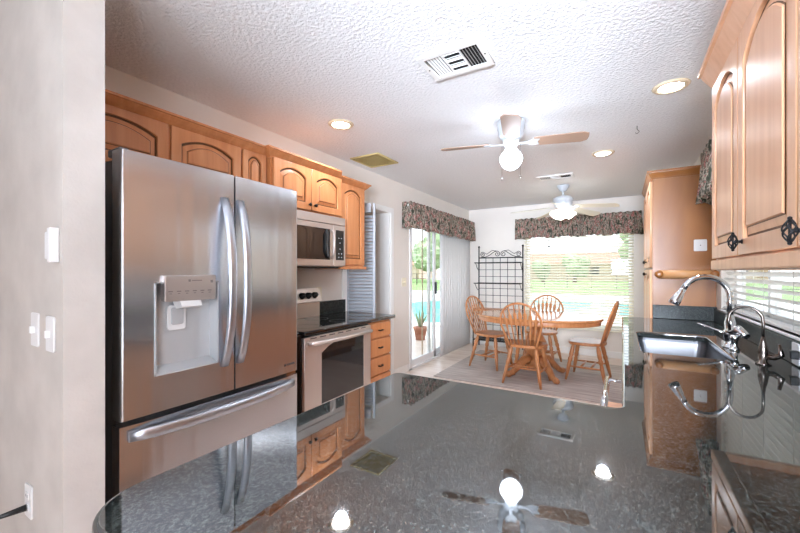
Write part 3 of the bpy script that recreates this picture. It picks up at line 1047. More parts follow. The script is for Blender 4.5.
# ------------------------------------------------------------------ valances
def valance(name, axis, a0, a1, z0, z1, wall, out, label, sgn):
    """gathered fabric: a pleated sheet standing off the wall by `out`, with returns"""
    n = int((a1 - a0) / .010)
    rnd = random.Random(int(a0 * 100))
    b = nb(); rows = 9
    ph = [rnd.uniform(0, 6) for _ in range(5)]
    path = []
    for i in range(7):
        path.append((a0, out * i / 7.0, 0))
    for i in range(n + 1):
        a = a0 + (a1 - a0) * i / n
        path.append((a, out, 1))
    for i in range(7):
        path.append((a1, out * (6 - i) / 7.0, 0))
    L = []
    for j, (a, o_, w_) in enumerate(path):
        s = a * 1.0 + o_
        col = []
        for r in range(rows + 1):
            q = r / rows
            amp = .019 * (.5 + .8 * (1 - q))
            if .70 < q < .82: amp *= .5
            wv = amp * (math.sin(s * 70 + ph[0] + 2 * math.sin(s * 9 + ph[1])) + .5 * math.sin(s * 123 + ph[2] + q * 2))
            low = z0 + .007 * math.sin(s * 16 + ph[3]) * 1.0 + .006 * math.sin(s * 70)
            z = low + (z1 + .006 * math.sin(s * 70 + 1) - low) * q
            oo = max(.004, o_ + wv + .015 * (1 - q)) if w_ else o_
            aa = a + (wv if not w_ else 0)
            if axis == 'y': col.append(b.verts.new((wall + sgn * oo, aa, z)))
            else: col.append(b.verts.new((aa, wall + sgn * oo, z)))
        L.append(col)
    for p, q in zip(L, L[1:]):
        for r in range(rows):
            f = b.faces.new((p[r], q[r], q[r + 1], p[r + 1])); f.smooth = True
    o = obj('fabric', b, 'floral', None) if False else None
    t = thing(name, ((wall, (a0 + a1) / 2, z0) if axis == 'y' else ((a0 + a1) / 2, wall, z0)), label, 'valance', 'floral valances')
    fo = obj('gathered_fabric', b, 'floral', t)
    sm = fo.modifiers.new('thick', 'SOLIDIFY'); sm.thickness = .003
    zt = z1 - .055
    if axis == 'y': rb = bx(wall + sgn * .002, wall + sgn * (out - .02), a0 + .01, a1 - .01, zt, zt + .025)
    else: rb = bx(a0 + .01, a1 - .01, wall + sgn * .002, wall + sgn * (out - .02), zt, zt + .025)
    obj('rod_board', rb, 'white', t)
    return t
valance('valance', 'y', 4.10, 6.44, 1.87, 2.21, XL, .13, 'dark floral gathered valance above the sliding glass door', 1)
valance('valance', 'x', -1.55, .24, 1.87, 2.20, YB, .12, 'dark floral gathered valance above the dining room back window', -1)
valance('valance', 'y', 2.22, 3.80, 1.86, 2.25, XR, .105, 'dark floral gathered valance over the sink window, partly hidden by cabinet', -1)

# ------------------------------------------------------------------ vertical blinds
t = thing('vertical_blinds', (XL + .06, 5.75, 0), 'closed white vertical blinds drawn over right half of sliding door', 'blinds')
obj('headrail', bx(XL + .03, XL + .075, 4.25, 6.38, 2.06, 2.10, .003), 'white', t)
k = 0
y = 5.20
while y < 6.36:
    b = nb()
    cs = [(-.043, .0), (-.02, .008), (0, .010), (.02, .008), (.043, 0)]
    a = R(34)
    vv0, vv1 = [], []
    for u, v in cs:
        px_, py_ = XL + .055 + v * math.cos(a) + u * math.sin(a), y + u * math.cos(a)
        vv0.append(b.verts.new((px_, py_, .03))); vv1.append(b.verts.new((px_, py_, 2.06)))
    for i in range(4):
        f = b.faces.new((vv0[i], vv0[i + 1], vv1[i + 1], vv1[i])); f.smooth = True
    o = obj('vane', b, 'vane', t)
    sm = o.modifiers.new('thick', 'SOLIDIFY'); sm.thickness = .0012
    y += .078; k += 1

# ------------------------------------------------------------------ horizontal blinds
def hblinds(axis, a0, a1, z0, z1, p, tilt, m, label, sp=.043, wd=.05):
    c = ((a0 + a1) / 2, p, z0) if axis == 'x' else (p, (a0 + a1) / 2, z0)
    t = thing('window_blinds', c, label, 'blinds')
    def bar(u0, u1, q0, q1, v0, v1, bev=0, bm=None):
        bm = bm or nb()
        if axis == 'x': return box(bm, u0, u1, p + q0, p + q1, v0, v1, bev)
        return box(bm, p + q0, p + q1, u0, u1, v0, v1, bev)
    obj('headrail', bar(a0, a1, -.028, .028, z1 - .045, z1, .003), m, t)
    obj('bottom_rail', bar(a0, a1, -.025, .025, z0, z0 + .018, .004), m, t)
    b = nb()
    z = z0 + .045
    ca, sa = math.cos(tilt), math.sin(tilt)
    while z < z1 - .06:
        h = wd / 2
        if axis == 'x':
            poly(b, [(a0, p - h * ca, z - h * sa), (a0, p + h * ca, z + h * sa), (a0, p + h * ca, z + h * sa + .0028), (a0, p - h * ca, z - h * sa + .0028)], (a1 - a0, 0, 0))
        else:
            poly(b, [(p - h * ca, a0, z - h * sa), (p + h * ca, a0, z + h * sa), (p + h * ca, a0, z + h * sa + .0028), (p - h * ca, a0, z - h * sa + .0028)], (0, a1 - a0, 0))
        z += sp
    obj('slats', b, m, t)
    b = nb()
    n = 3
    for k in range(n + 1):
        u = a0 + .12 + (a1 - a0 - .24) * k / n
        for q in (-.026, .026):
            if axis == 'x': tube(b, [(u, p + q, z0 + .01), (u, p + q, z1 - .02)], .0014, 5)
            else: tube(b, [(p + q, u, z0 + .01), (p + q, u, z1 - .02)], .0014, 5)
    obj('ladder_cords', b, m, t)
    return t
t = hblinds('x', BW[0] - .02, BW[1] + .02, .40, 2.0, YB - .045, R(24), 'slat', 'open cream horizontal blinds over the dining room back window')
b = nb(); tube(b, [(-1.02, YB - .085, 1.95), (-1.02, YB - .088, 1.74)], .0018, 6); lathe(b, [(.003, 0), (.011, -.012), (.013, -.03), (.004, -.04)], (-1.02, YB - .088, 1.745), 12)
obj('pull_cord', b, 'knob', t)
t = hblinds('y', SW[0] + .01, SW[1] - .005, 1.035, 2.08, XR + .035, R(-28), 'slat_w', 'white horizontal blinds over the kitchen sink window')
b = nb(); box(b, XR - .01, XR + .08, SW[0] - .01, SW[1] + .01, 1.017, 1.03, .003)
struct('trim_2', b, 'white')

# ------------------------------------------------------------------ right side: pantry, upper cabinets
t = thing('pantry_cabinet', (.42, 4.25, 0), 'tall amber maple pantry cabinet at the end of sink counter', 'cabinet')
PX, PY0, PY1 = .205, 3.85, 4.85
obj('cabinet_box', bx(PX + .02, XR, PY0, PY1, .09, 2.13), 'maple_d', t)
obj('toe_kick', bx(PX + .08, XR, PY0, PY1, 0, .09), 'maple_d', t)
for z0, z1 in ((.12, 1.33), (1.35, 2.09)):
    dd = panel_door(t, '-x', (PX + .02, PY0 + .495, z0), .49, z1 - z0, .06, 'maple_r')
    dd2 = panel_door(t, '-x', (PX + .02, PY1 - .005, z0), .49, z1 - z0, .06, 'maple_r')
    zk = 1.29 if z0 < 1 else 1.405
    knob_round(dd, (PX, PY0 + .462, zk), '-x', 'knob', .016); knob_round(dd2, (PX, PY0 + .54, zk), '-x', 'knob', .016)
crown(t, [(PX + .02, PY1), (PX + .02, PY0), (XR - .0, PY0)], 2.105, .07, .04, 'maple_d')
for c_ in t.children:
    if c_.name.startswith('crown'):
        bmc = bmesh.new(); bmc.from_mesh(c_.data); bmc.free()
plate_thing('phone_jack', 'white square jack plate on the side of the pantry', 'wall plate', '-y', (.548, PY0, 1.528), .085, .095)
b = nb(); lathe(b, [(.004, 0), (.004, .003), (.002, .004)], n=10); bmesh.ops.transform(b, matrix=frame_mx('-y', (.548, PY0 - .006, 1.528)), verts=b.verts)
obj('jack', b, 'knob', bpy.data.objects['phone_jack'])
t = thing('paper_towel_holder', (.42, PY0, 1.29), 'wooden paper towel rod mounted on the pantry side above the sink', 'paper towel holder')
for x in (.265, .625):
    b = nb(); lathe(b, [(.022, 0), (.024, .008), (.014, .016), (.014, .05), (.026, .06), (.03, .10), (.024, .112), (.01, .118)], n=16)
    bmesh.ops.transform(b, matrix=frame_mx('-y', (x, PY0, 1.292)), verts=b.verts)
    obj('end_bracket', b, 'maple_d', t)
b = nb(); tube(b, [(.265, PY0 - .06, 1.29), (.625, PY0 - .06, 1.29)], .036, 18)
obj('rod', b, mat('rod_wood', (200, 148, 98), .4), t)

t = thing('sink_wall_cabinet', (XR, 1.2, 1.33), 'pale honey maple wall cabinet with arched doors beside the sink window', 'cabinet')
UX = .365
obj('cabinet_box', bx(UX, XR, .15, 2.15, 1.35, 2.15), 'maple_r', t)
obj('light_rail', bx(UX - .02, UX + .03, .15, 2.165, 1.318, 1.362, .006), 'maple_r', t)
obj('light_rail_end', bx(UX + .03, XR, 2.14, 2.165, 1.318, 1.362, .004), 'maple_r', t)
dd = panel_door(t, '-x', (UX, 2.14, 1.368), .425, .76, .06, 'maple_r');
dd = panel_door(t, '-x', (UX, 1.705, 1.368), .50, .76, .07, 'maple_r'); knob_cage(dd, (UX - .02, 1.65, 1.412), '-x')
dd = panel_door(t, '-x', (UX, 1.195, 1.368), .50, .76, .07, 'maple_r'); knob_cage(dd, (UX - .02, 1.155, 1.402), '-x')
dd = panel_door(t, '-x', (UX, .685, 1.368), .50, .76, .07, 'maple_r'); knob_cage(dd, (UX - .02, .64, 1.402), '-x')
crown(t, [(XR, 2.15), (UX, 2.15), (UX, .15)], 2.125, .11, .06, 'maple_r')

# ------------------------------------------------------------------ counters: peninsula + sink run
t = thing('granite_countertop', (.3, .75, .88), 'large polished dark granite countertop of the peninsula and sink run', 'countertop')
out = arc(-.685, .345, .10, 180, 270, 10) + [(XR - .001, .245), (XR - .001, PY0 - .001)] + [(0.02, PY0 - .001), (0.0, PY0 - .02)] + \
      arc(-.03, 1.285, .03, 0, -90, 4) + arc(-.74, 1.225, .03, 90, 180, 5)
hole = rrect(.085, .44, 2.19, 2.93, .05)
b = nb(); plate(b, [out, hole], .036, .009, Matrix.Translation((0, 0, .878)), 4)
obj('slab', b, 'granite', t)
b = nb(); box(b, XR - .02, XR, .245, PY0 - .022, .915, 1.015, .003)
box(b, PX + .02, XR - .0, PY0 - .022, PY0 - .001, .915, 1.03, .003)
obj('backsplash', b, 'granite_b', t)
t = thing('peninsula_cabinet', (-.3, .8, 0), 'maple base cabinet carrying the near granite peninsula', 'cabinet')
obj('cabinet_box', bx(-.73, -.05, .33, 1.20, .09, .877), 'maple_r', t)
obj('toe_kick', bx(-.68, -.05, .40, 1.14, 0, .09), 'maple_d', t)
t = thing('sink_base_cabinet', (.35, 3, 0), 'maple base cabinets under the sink run of the counter', 'cabinet')
obj('cabinet_box', bx(.035, XR, 2.07, 3.84, .09, .64), 'maple', t)
obj('front_rail', bx(.035, .06, 2.07, 3.84, .64, .877), 'maple', t)
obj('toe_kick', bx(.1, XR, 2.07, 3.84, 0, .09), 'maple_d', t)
for y1_ in (2.95, 2.515, 3.83, 3.39):
    panel_door(t, '-x', (.035, y1_, .11), .43, .72, .0, 'maple')
t = thing('corner_base_cabinet', (.3, .8, 0), 'maple corner base cabinet under counter beside the dishwasher', 'cabinet')
obj('cabinet_box', bx(-.04, XR, .33, 1.42, .09, .877), 'maple', t)
t = thing('dishwasher', (.3, 1.74, 0), 'stainless dishwasher with bar handle under the sink counter', 'dishwasher')
obj('tub', bx(.04, XR - .03, 1.43, 2.06, .05, .872), 'steel_dark', t)
dd = obj('door', bx(.0, .04, 1.43, 2.06, .11, .872, .006), 'steel_soft', t)
b = nb(); tube(b, [(-.06, 1.46, .80), (-.06, 2.035, .80)], .012, 12)
tube(b, [(0, 1.50, .80), (-.06, 1.50, .80)], .008, 8); tube(b, [(0, 2.00, .80), (-.06, 2.00, .80)], .008, 8)
obj('door_handle', b, 'chrome', dd)

# sink
t = thing('kitchen_sink', (.28, 2.56, .69), 'stainless undermount kitchen sink beneath the chrome faucet', 'sink')
b = nb()
o1 = rrect(.078, .447, 2.183, 2.937, .055, 6); o2 = rrect(.10, .425, 2.205, 2.915, .05, 6)
L = [[b.verts.new((x, y, z)) for x, y in pts] for pts, z in ((rrect(.06, .465, 2.165, 2.955, .055, 6), .876), (o1, .876), (o1, .86), (o2, .70))]
for a, c in zip(L, L[1:]):
    for k in range(len(a)):
        f = b.faces.new((a[k], a[(k + 1) % len(a)], c[(k + 1) % len(a)], c[k])); f.smooth = False
b.faces.new(L[-1])
bo = obj('basin', b, 'sinksteel', t)
sm = bo.modifiers.new('thick', 'SOLIDIFY'); sm.thickness = .0015
b = nb(); lathe(b, [(.045, 0), (.045, .003), (.03, .003), (.02, -.002), (0, -.002)], (.28, 2.56, .702), 20)
obj('drain', b, 'chrome', t)

# chrome pull-down faucet
fx, fy, fz = .487, 2.56, .914
t = thing('kitchen_faucet', (fx, fy, fz), 'tall chrome gooseneck pull down faucet behind the sink', 'faucet')
b = nb(); lathe(b, [(.034, 0), (.034, .006), (.026, .012), (.024, .05), (.028, .055), (.028, .085), (.022, .095), (.024, .13), (.019, .15), (.016, .17)], (fx, fy, fz), 24)
obj('faucet_body', b, 'chrome', t)
pts = [(fx, fy, fz + .15), (fx, fy, fz + .25)]
r = .105
for i in range(1, 13):
    a = R(180 * i / 12 * .88)
    pts.append((fx - (r - r * math.cos(a)) * .985, fy - (r - r * math.cos(a)) * .12, fz + .265 + r * math.sin(a)))
b = nb(); tube(b, pts, .0145, 14)
obj('gooseneck', b, 'chrome', t)
pe = Vector(pts[-1]); dr_ = (Vector(pts[-1]) - Vector(pts[-2])).normalized()
b = nb(); tube(b, [pe, pe + dr_ * .02, pe + dr_ * .03, pe + dr_ * .075, pe + dr_ * .095], [.0155, .016, .019, .026, .027], 16)
obj('spray_head', b, 'chrome', t)
b = nb(); tube(b, [(fx - .01, fy - .01, fz + .07), (fx - .05, fy + .0, fz + .085), (fx - .13, fy + .03, fz + .115)], [.012, .006, .0045], 10)
obj('lever_handle', b, 'chrome', t)
b = nb(); tube(b, [(fx, fy - .015, fz + .09), (fx + .02, fy - .06, fz + .10), (fx + .045, fy - .10, fz + .075)], [.022, .026, .016], 12)
obj('valve_handle', b, 'chrome', t)
t = thing('soap_dispenser', (fx + .045, fy - .17, fz), 'short dark capped chrome soap dispenser beside the tall faucet', 'soap dispenser')
b = nb(); lathe(b, [(.02, 0), (.02, .01), (.013, .016), (.013, .05), (.018, .055), (.018, .075), (.01, .08)], (fx + .0, fy - .09, fz), 18)
obj('pump', b, 'chrome', t)
# dark nickel drinking water faucet
gx, gy = .52, 2.165
t = thing('water_faucet', (gx, gy, fz), 'small dark metal gooseneck drinking water faucet right of the main faucet', 'faucet')
b = nb(); lathe(b, [(.026, 0), (.026, .005), (.016, .012), (.018, .05), (.015, .075), (.009, .10), (.007, .12)], (gx, gy, fz), 20)
obj('faucet_body', b, 'bronze', t)
pts = [(gx, gy, fz + .10), (gx, gy, fz + .175)]
r = .058
for i in range(1, 13):
    a = R(185 * i / 12)
    pts.append((gx - (r - r * math.cos(a)) * .93, gy + (r - r * math.cos(a)) * .25, fz + .185 + r * math.sin(a)))
pts.append((pts[-1][0] + .004, pts[-1][1], pts[-1][2] - .045))
b = nb(); tube(b, pts, .0058, 10)
obj('gooseneck', b, 'bronze', t)
b = nb(); tube(b, [(gx, gy, fz + .035), (gx + .03, gy - .02, fz + .035), (gx + .048, gy - .032, fz + .05), (gx + .042, gy - .03, fz + .095)], [.012, .012, .012, .006], 10)
obj('lever_handle', b, 'bronze', t)
# outlet on the sink backsplash with plug
t = plate_thing('wall_outlet', 'white outlet with black plug on the backsplash beside the water faucet', 'outlet', '-x', (XR - .02, 2.19, .966), .075, .092, outlets=1)
b = bx(XR - .055, XR - .026, 2.135, 2.165, .95, .985, .004)
obj('plug', b, 'black', t)

# ------------------------------------------------------------------ ceiling fixtures
def can_light(x, y, label):
    t = thing('recessed_light', (x, y, H - .02), label, 'ceiling light', 'recessed ceiling lights')
    b = nb(); lathe(b, [(.062, -.004), (.07, -.014), (.09, -.010), (.098, -.001), (.062, -.001)], (x, y, H), 32)
    obj('trim_ring', b, 'beige_trim', t)
    l = bpy.data.lights.new('can_lamp', 'SPOT'); l.energy = 9; l.spot_size = R(150); l.spot_blend = .6; l.shadow_soft_size = .05; l.color = (.93, .96, 1)
    lo = bpy.data.objects.new('can_lamp', l); COL.objects.link(lo); lo.parent = t; lo.location = (0, 0, -.01)
    b = nb(); lathe(b, [(0, -.012), (.045, -.0115), (.064, -.006), (.062, -.002), (0, -.002)], (x, y, H), 28)
    obj('lit_lens', b, 'lens', t)
    return t
can_light(-1.84, 2.19, 'lit recessed ceiling light nearest the left wall cabinets')
can_light(.255, 2.775, 'lit recessed ceiling light near the right upper cabinet, largest of three')
can_light(-.155, 4.0, 'lit recessed ceiling light between kitchen fan and pantry')

def vent(x0, x1, y0, y1, label, m, fm='white', three=True):
    t = thing('ceiling_vent', ((x0 + x1) / 2, (y0 + y1) / 2, H - .02), label, 'ceiling vent')
    b = nb(); bw = .03 * (1 if three else .6)
    plate(b, [[(x0, y0), (x1, y0), (x1, y1), (x0, y1)], [(x0 + bw, y0 + bw), (x0 + bw, y1 - bw), (x1 - bw, y1 - bw), (x1 - bw, y0 + bw)]], .012, .002, Matrix.Translation((0, 0, H - .014)))
    obj('frame', b, fm, t)
    obj('duct_opening', bx(x0 + bw * .8, x1 - bw * .8, y0 + bw * .8, y1 - bw * .8, H - .0025, H - .0008), 'vent_dark' if three else fm, t)
    xa, xb, ya, yb = x0 + bw, x1 - bw, y0 + bw, y1 - bw
    b = nb()
    def sl(p0, p1, tiltv):
        p0, p1 = Vector(p0), Vector(p1)
        tv = Vector(tiltv)
        poly(b, [p0, p0 + tv, p0 + tv + Vector((0, 0, .0012)), p0 + Vector((0, 0, .0012))], p1 - p0)
    if three:
        w3 = (xb - xa) / 3
        z = H - .012
        n = 6
        for k in range(n):
            x = xa + w3 * (k + .5) / n
            sl((x + .004, ya, z), (x + .004, yb, z), (.006, 0, .009))
            x = xb - w3 * (k + .5) / n
            sl((x - .004, ya, z), (x - .004, yb, z), (-.003, 0, .009))
        for k in range(6):
            y = ya + (yb - ya) * (k + .5) / 6
            sl((xa + w3 + .003, y, z), (xb - w3 - .003, y, z), (0, .008 if k % 2 else -.012, .009))
        for x in (xa + w3, xb - w3):
            box(b, x - .003, x + .003, ya, yb, H - .013, H - .003)
    else:
        z = H - .010
        k = ya
        while k < yb:
            sl((xa, k, z), (xb, k, z), (0, .012, .007)); k += .011
    obj('slats', b, fm, t)
    if three:
        b = nb()
        for x in (x0 + .015, x1 - .015):
            lathe(b, [(0, -.016), (.004, -.0155), (.005, -.013), (0, -.013)], (x, (y0 + y1) / 2, H), 10)
        obj('screws', b, 'knob', t)
    return t
vent(-.93, -.585, 1.718, 1.97, 'large white three way ceiling vent nearest the camera', M['vent_dark'])
vent(-.87, -.48, 4.60, 4.80, 'small white ceiling vent in front of the dining room fan', M['vent_dark'])
vent(-2.31, -1.97, 2.885, 3.25, 'tan square ceiling return grille near the left wall', M['gold'], 'gold', False)
b = nb(); tube(b, [(.10, 3.4, H), (.10, 3.4, H - .025), (.115, 3.4, H - .045), (.10, 3.4, H - .06), (.088, 3.4, H - .05)], .0022, 6)
tag(obj('ceiling_hook', b, 'hook'), 'small grey wire hook in the ceiling in front of the pantry', 'hook')

# kitchen fan
cx_, cy_ = -.714, 2.81
t = thing('ceiling_fan', (cx_, cy_, 2.2), 'flush mount kitchen ceiling fan with beige blades and one lit globe', 'ceiling fan')
b = nb(); lathe(b, [(.10, H - .002), (.105, H - .02), (.098, H - .03), (.10, H - .06), (.092, H - .065), (.094, H - .10), (.08, H - .125), (.06, H - .135), (.058, H - .165), (.05, H - .17), (.045, H - .19), (0, H - .19)], (cx_, cy_, 0), 36)
obj('motor_housing', b, 'fanwhite', t)
for k in range(4):
    a = R(14 + 90 * k)
    dv = Vector((math.cos(a), math.sin(a), 0)); sv = Vector((-math.sin(a), math.cos(a), 0))
    Mx = Matrix(((dv.x, sv.x, 0, cx_), (dv.y, sv.y, 0, cy_), (0, 0, 1, 2.272), (0, 0, 0, 1))) @ Matrix.Rotation(R(-11), 4, 'X')
    b = nb()
    o_ = [(.16, -.052), (.20, -.058), (.48, -.066)] + [(.49, -.064), (.525, -.045), (.53, 0), (.525, .045), (.49, .064), (.48, .066), (.20, .058), (.16, .052)]
    plate(b, [o_], .006, .0015, Mx)
    bl = obj('blade', b, 'blade_beige', t)
    b = nb(); plate(b, [[(.05, -.012), (.11, -.010), (.15, -.04), (.20, -.035), (.185, 0), (.20, .035), (.15, .04), (.11, .010), (.05, .012)]], .005, .001, Mx @ Matrix.Translation((0, 0, -.005)))
    obj('blade_bracket', b, 'fanwhite', bl)
gz = 2.155
b = nb()
lathe(b, [(0, -.082), (.02, -.079), (.05, -.06), (.074, -.03), (.082, 0), (.078, .025), (.062, .048), (.048, .056), (.048, .07), (0, .07)], (cx_, cy_, gz), 32)
obj('globe', b, 'globe', t)
b = nb()
for dx in (-.06, .075):
    tube(b, [(cx_ + dx, cy_ - .03, 2.26), (cx_ + dx, cy_ - .03, 2.02)], .0012, 5)
    lathe(b, [(0, 0), (.006, -.006), (.006, -.018), (0, -.022)], (cx_ + dx, cy_ - .03, 2.02), 8)
obj('pull_chain', b, 'chrome', t)

# dining fan
cx_, cy_ = -.66, 5.24
t = thing('ceiling_fan', (cx_, cy_, 2.1), 'white five blade dining ceiling fan with downrod and tulip lights', 'ceiling fan')
b = nb(); lathe(b, [(.075, H - .002), (.075, H - .015), (.045, H - .07), (.02, H - .08), (.013, H - .085), (.013, H - .15), (.04, H - .155)], (cx_, cy_, 0), 28)
obj('downrod_canopy', b, 'fanwhite', t)
b = nb(); lathe(b, [(.03, 2.30), (.09, 2.295), (.125, 2.27), (.125, 2.235), (.105, 2.225), (.115, 2.205), (.10, 2.17), (.06, 2.16), (.055, 2.11), (.04, 2.09), (0, 2.085)], (cx_, cy_, 0), 32)
obj('motor_housing', b, 'fanwhite', t)
for k in range(5):
    a = R(56.5 + 72 * k)
    dv = Vector((math.cos(a), math.sin(a), 0)); sv = Vector((-math.sin(a), math.cos(a), 0))
    Mx = Matrix(((dv.x, sv.x, 0, cx_), (dv.y, sv.y, 0, cy_), (0, 0, 1, 2.165), (0, 0, 0, 1))) @ Matrix.Rotation(R(-12), 4, 'X') @ Matrix.Rotation(R(6), 4, 'Y')
    b = nb()
    plate(b, [[(.17, -.055), (.60, -.072), (.65, -.055), (.665, 0), (.65, .055), (.60, .072), (.17, .055)]], .006, .0015, Mx)
    bl = obj('blade', b, 'blade_white', t)
    b = nb(); plate(b, [[(.08, -.015), (.13, -.012), (.19, -.045), (.22, 0), (.19, .045), (.13, .012), (.08, .015)]], .005, .001, Mx @ Matrix.Translation((0, 0, -.005)))
    obj('blade_bracket', b, 'fanwhite', bl)
for k in range(4):
    a = R(30 + 90 * k)
    b = nb(); lathe(b, [(.022, 0), (.03, -.02), (.05, -.06), (.058, -.09), (.062, -.10), (.058, -.098), (.045, -.06), (.02, -.01)], n=20)
    Mx = Matrix.Translation((cx_ + .055 * math.cos(a), cy_ + .055 * math.sin(a), 2.115)) @ Matrix.Rotation(a, 4, 'Z') @ Matrix.Rotation(R(-42), 4, 'Y')
    bmesh.ops.transform(b, matrix=Mx, verts=b.verts)
    sh = obj('lamp_shade', b, 'shade_on', t)
    b = nb(); tb = bmesh.new(); bmesh.ops.create_uvsphere(tb, u_segments=12, v_segments=8, radius=.02); merge(b, tb, Mx @ Matrix.Translation((0, 0, -.05)))
    obj('light_bulb', b, 'globe', sh)

# ------------------------------------------------------------------ baker's rack
t = thing('bakers_rack', (-1.81, 6.3, 0), 'black wrought iron bakers rack with scroll top against the back wall', 'rack')
rx0, rx1, ry0, ry1 = -2.20, -1.435, 6.12, 6.42
b = nb()
for x in (rx0, rx1):
    tube(b, [(x, ry1, 0), (x, ry1, 1.74)], .011, 8)
    tb = bmesh.new(); bmesh.ops.create_uvsphere(tb, u_segments=10, v_segments=8, radius=.018); merge(b, tb, Matrix.Translation((x, ry1, 1.755)))
    tube(b, [(x, ry0, 0), (x, ry0, .655)], .010, 8)
for z in (1.56, .10): tube(b, [(rx0, ry1, z), (rx1, ry1, z)], .009, 8)
obj('upright_frame', b, 'iron', t)
b = nb()
for k in range(1, 6):
    x = rx0 + (rx1 - rx0) * k / 6
    tube(b, [(x, ry1, .10), (x, ry1, 1.56)], .0045, 6)
for z in [.25, .38, .51, .78, .90, 1.02, 1.23, 1.35]:
    tube(b, [(rx0, ry1, z), (rx1, ry1, z)], .0045, 6)
obj('back_grid', b, 'iron', t)
def spiral(b, c, r0, turns, a0, hand, y, n=26):
    pts = []
    for i in range(n + 1):
        s = i / n; a = a0 + hand * s * turns * 2 * PI; r = r0 * (1 - s * .8)
        pts.append((c[0] + r * math.cos(a), y, c[1] + r * math.sin(a)))
    return pts
b = nb()
xm = (rx0 + rx1) / 2
for s in (-1, 1):
    p1 = spiral(b, (xm + s * .055, 1.625), .05, 1.4, R(90) , s * 1, ry1)
    tube(b, p1, .006, 6)
    p2 = spiral(b, (xm + s * .31, 1.62), .045, 1.4, R(90), -s * 1, ry1)
    tube(b, p2, .006, 6)
    tube(b, [(xm + s * .055, ry1, 1.675), (xm + s * .10, ry1, 1.668), (xm + s * .2, ry1, 1.60), (xm + s * .265, ry1, 1.575), (xm + s * .35, ry1, 1.57)], .006, 6)
    tube(b, [(xm + s * .055, ry1, 1.675), (xm + s * .14, ry1, 1.69), (xm + s * .24, ry1, 1.625), (xm + s * .31, ry1, 1.665)], .005, 6)
obj('scroll_top', b, 'iron', t)
for z, y0 in ((1.47, 6.24), (1.115, 6.2)):
    b = nb()
    for y in (y0, ry1 - .01): tube(b, [(rx0 - .02, y, z), (rx1 + .0, y, z)], .009, 6)
    for k in range(4):
        y = y0 + (ry1 - y0) * (k + .5) / 4
        tube(b, [(rx0, y, z), (rx1, y, z)], .004, 6)
    for x in (rx0, rx1): tube(b, [(x, y0, z), (x, ry1, z)], .007, 6)
    for x in (rx0, rx1): tube(b, [(x, y0, z), (x, (y0 + ry1) / 2, z - .10), (x, ry1, z - .14)], .005, 6)
    obj('wire_shelf', b, 'iron', t)
b = bx(rx0 - .01, rx1 + .01, ry0 - .03, ry1 - .012, .655, .68, .006)
obj('wood_shelf', b, 'oak', t)
b = nb()
for y in (ry0, ry1): tube(b, [(rx0, y, .15), (rx1, y, .15)], .008, 6)
for k in range(6): tube(b, [(rx0, ry0 + .05 * k + .02, .15), (rx1, ry0 + .05 * k + .02, .15)], .004, 6)
for x in (rx0, rx1): tube(b, [(x, ry1, .15), (x, ry1, .64)], .006, 6)
for x in (rx0, rx1): tube(b, [(x, ry0, .15), (x, ry1, .15)], .007, 6); tube(b, [(x, ry0, .64), (x, ry1, .64)], .007, 6)
obj('bottom_shelf', b, 'iron', t)

# ------------------------------------------------------------------ rug
b = nb(); plate(b, [rrect(-2.03, .25, 4.19, 5.98, .01, 2)], .009, .003, Matrix.Translation((0, 0, .001)))
tag(obj('area_rug', b, 'rug'), 'grey mottled rectangular area rug under the dining table', 'rug')
RZ = .0145

# ------------------------------------------------------------------ dining table
tx, ty = -.93, 4.88
t = thing('dining_table', (tx, ty, RZ), 'oval oak pedestal dining table on the grey rug', 'table')
def ell(rx_, ry_, n=56): return [(tx + rx_ * math.cos(2 * PI * i / n), ty + ry_ * math.sin(2 * PI * i / n)) for i in range(n)]
b = nb(); plate(b, [ell(.75, .56)], .028, .010, Matrix.Translation((0, 0, .742)), 3)
obj('table_top', b, 'oak_top', t)
b = nb(); plate(b, [ell(.725, .535)], .05, .004, Matrix.Translation((0, 0, .692)))
obj('apron', b, 'oak', t)
b = nb(); lathe(b, [(.16, .695), (.14, .66), (.075, .63), (.06, .58), (.085, .52), (.125, .44), (.135, .36), (.11, .29), (.07, .25), (.09, .23), (.12, .22), (.12, .12), (.09, .10), (0, .10)], (tx, ty, 0), 28)
obj('pedestal', b, 'oak', t)
for k in range(4):
    a = R(45 + 90 * k)
    dv = Vector((math.cos(a), math.sin(a), 0))
    pts = [Vector((tx, ty, .22)) + dv * .08, Vector((tx, ty, .21)) + dv * .17, Vector((tx, ty, .13)) + dv * .26, Vector((tx, ty, .062)) + dv * .34, Vector((tx, ty, .048)) + dv * .39, Vector((tx, ty, .045)) + dv * .43]
    b = nb(); tube(b, pts, [.055, .055, .042, .034, .038, .022], 12)
    obj('claw_foot', b, 'oak', t)

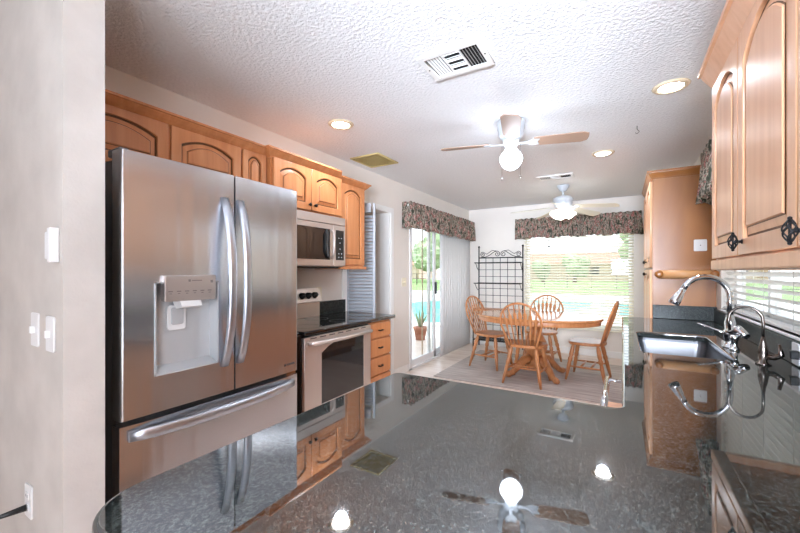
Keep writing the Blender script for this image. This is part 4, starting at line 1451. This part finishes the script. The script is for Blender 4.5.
# ------------------------------------------------------------------ dining chairs
def make_chair(label):
    t = thing('dining_chair', (0, 0, 0), label, 'chair', 'oak arrow back dining chairs')
    # faces -y, back at +y
    pts = []
    for i in range(32):
        a = 2 * PI * i / 32
        c_, s_ = math.cos(a), math.sin(a)
        x = .215 * (abs(c_) ** .75) * (1 if c_ > 0 else -1); y = .205 * (abs(s_) ** .75) * (1 if s_ > 0 else -1)
        x *= 1 - .10 * (y / .205)
        pts.append((x, y))
    b = nb(); plate(b, [pts], .034, .012, Matrix.Translation((0, 0, .425)), 3)
    obj('seat', b, 'oak', t)
    legs = []
    for sx in (-1, 1):
        for sy in (-1, 1):
            p0 = Vector((sx * .135, sy * .13, .43)); p1 = Vector((sx * .215, sy * (.20 if sy < 0 else .22), 0))
            b = nb()
            prof = [(0, .013), (.06, .016), (.14, .021), (.30, .022), (.36, .017), (.40, .023), (.46, .023), (.50, .016), (.56, .020), (.80, .017), (1, .011)]
            tube(b, [p0.lerp(p1, s) for s, _ in prof], [r_ * 1.12 for _, r_ in prof], 10)
            obj('leg', b, 'oak', t)
            legs.append((p0, p1))
    def at(i, s): return legs[i][0].lerp(legs[i][1], s)
    for i, j, s in ((0, 1, .62), (2, 3, .62)):
        b = nb(); p, q = at(i, s), at(j, s); tube(b, [p, (p + q) / 2, q], [.008, .014, .008], 8)
        obj('stretcher', b, 'oak', t)
    for dy in (-.055, .055):
        b = nb(); p = (at(0, .62) + at(1, .62)) / 2; q = (at(2, .62) + at(3, .62)) / 2
        tube(b, [p + Vector((0, dy, 0)), (p + q) / 2 + Vector((0, dy, 0)), q + Vector((0, dy, 0))], [.008, .014, .008], 8)
        obj('stretcher', b, 'oak', t)
    # bow
    def back(x, z):  # back plane leans
        return .165 + (z - .44) * .30
    bow = []
    Wb, zt, zs = .232, .945, .74
    for z in (.44, .52, .62, .70):
        bow.append((-(.150 + (Wb - .150) * min(1, (z - .44) / .26)), z))
    for i in range(0, 17):
        a = PI - PI * i / 16
        bow.append((Wb * math.cos(a), zs - .02 + (zt - zs + .02) * math.sin(a)))
    for z in (.70, .62, .52, .44):
        bow.append(((.150 + (Wb - .150) * min(1, (z - .44) / .26)), z))
    b = nb(); tube(b, [(x, back(x, z), z) for x, z in bow], .0125, 10)
    obj('bow_back', b, 'oak', t)
    for k in range(7):
        u = (k - 3) / 3
        xb = u * .13; xt = u * .185
        ztop = zs - .02 + (zt - zs + .02) * math.sqrt(max(0, 1 - (xt / Wb) ** 2))
        b = nb()
        prof = [(0, .007), (.30, .008), (.45, .008), (.52, .011), (.70, .021), (.76, .020), (.80, .009), (1, .006)]
        P0 = Vector((xb, .160, .45)); P1 = Vector((xt, back(xt, ztop), ztop))
        rings = [P0.lerp(P1, s) for s, _ in prof]
        # flat arrow spindles
        n = 8; prev = None
        for p, (s, r_) in zip(rings, prof):
            rg = [b.verts.new(p + Vector((math.cos(2 * PI * q / n) * r_, math.sin(2 * PI * q / n) * .0065, 0))) for q in range(n)]
            if prev:
                for q in range(n): 
                    f = b.faces.new((prev[q], prev[(q + 1) % n], rg[(q + 1) % n], rg[q])); f.smooth = True
            else: b.faces.new(rg[::-1])
            prev = rg
        b.faces.new(prev)
        obj('spindle', b, 'oak', t)
    return t
ch = make_chair('oak arrow back chair with its back to the camera, in front of table')
ch.location = (-.965, 4.525, RZ); ch.rotation_euler = (0, 0, R(180 - 4))
c2 = copytree(ch); c2['label'] = 'oak arrow back chair at the left end of table near bakers rack'
c2.location = (-1.55, 5.05, RZ); c2.rotation_euler = (0, 0, R(90 - 12))
c3 = copytree(ch); c3['label'] = 'oak arrow back chair behind the table, in front of the window'
c3.location = (-.985, 5.58, RZ); c3.rotation_euler = (0, 0, R(-5))
c4 = copytree(ch); c4['label'] = 'oak arrow back chair at the right end of table, seen from its side'
c4.location = (-.36, 5.05, RZ); c4.rotation_euler = (0, 0, R(-90 - 6))
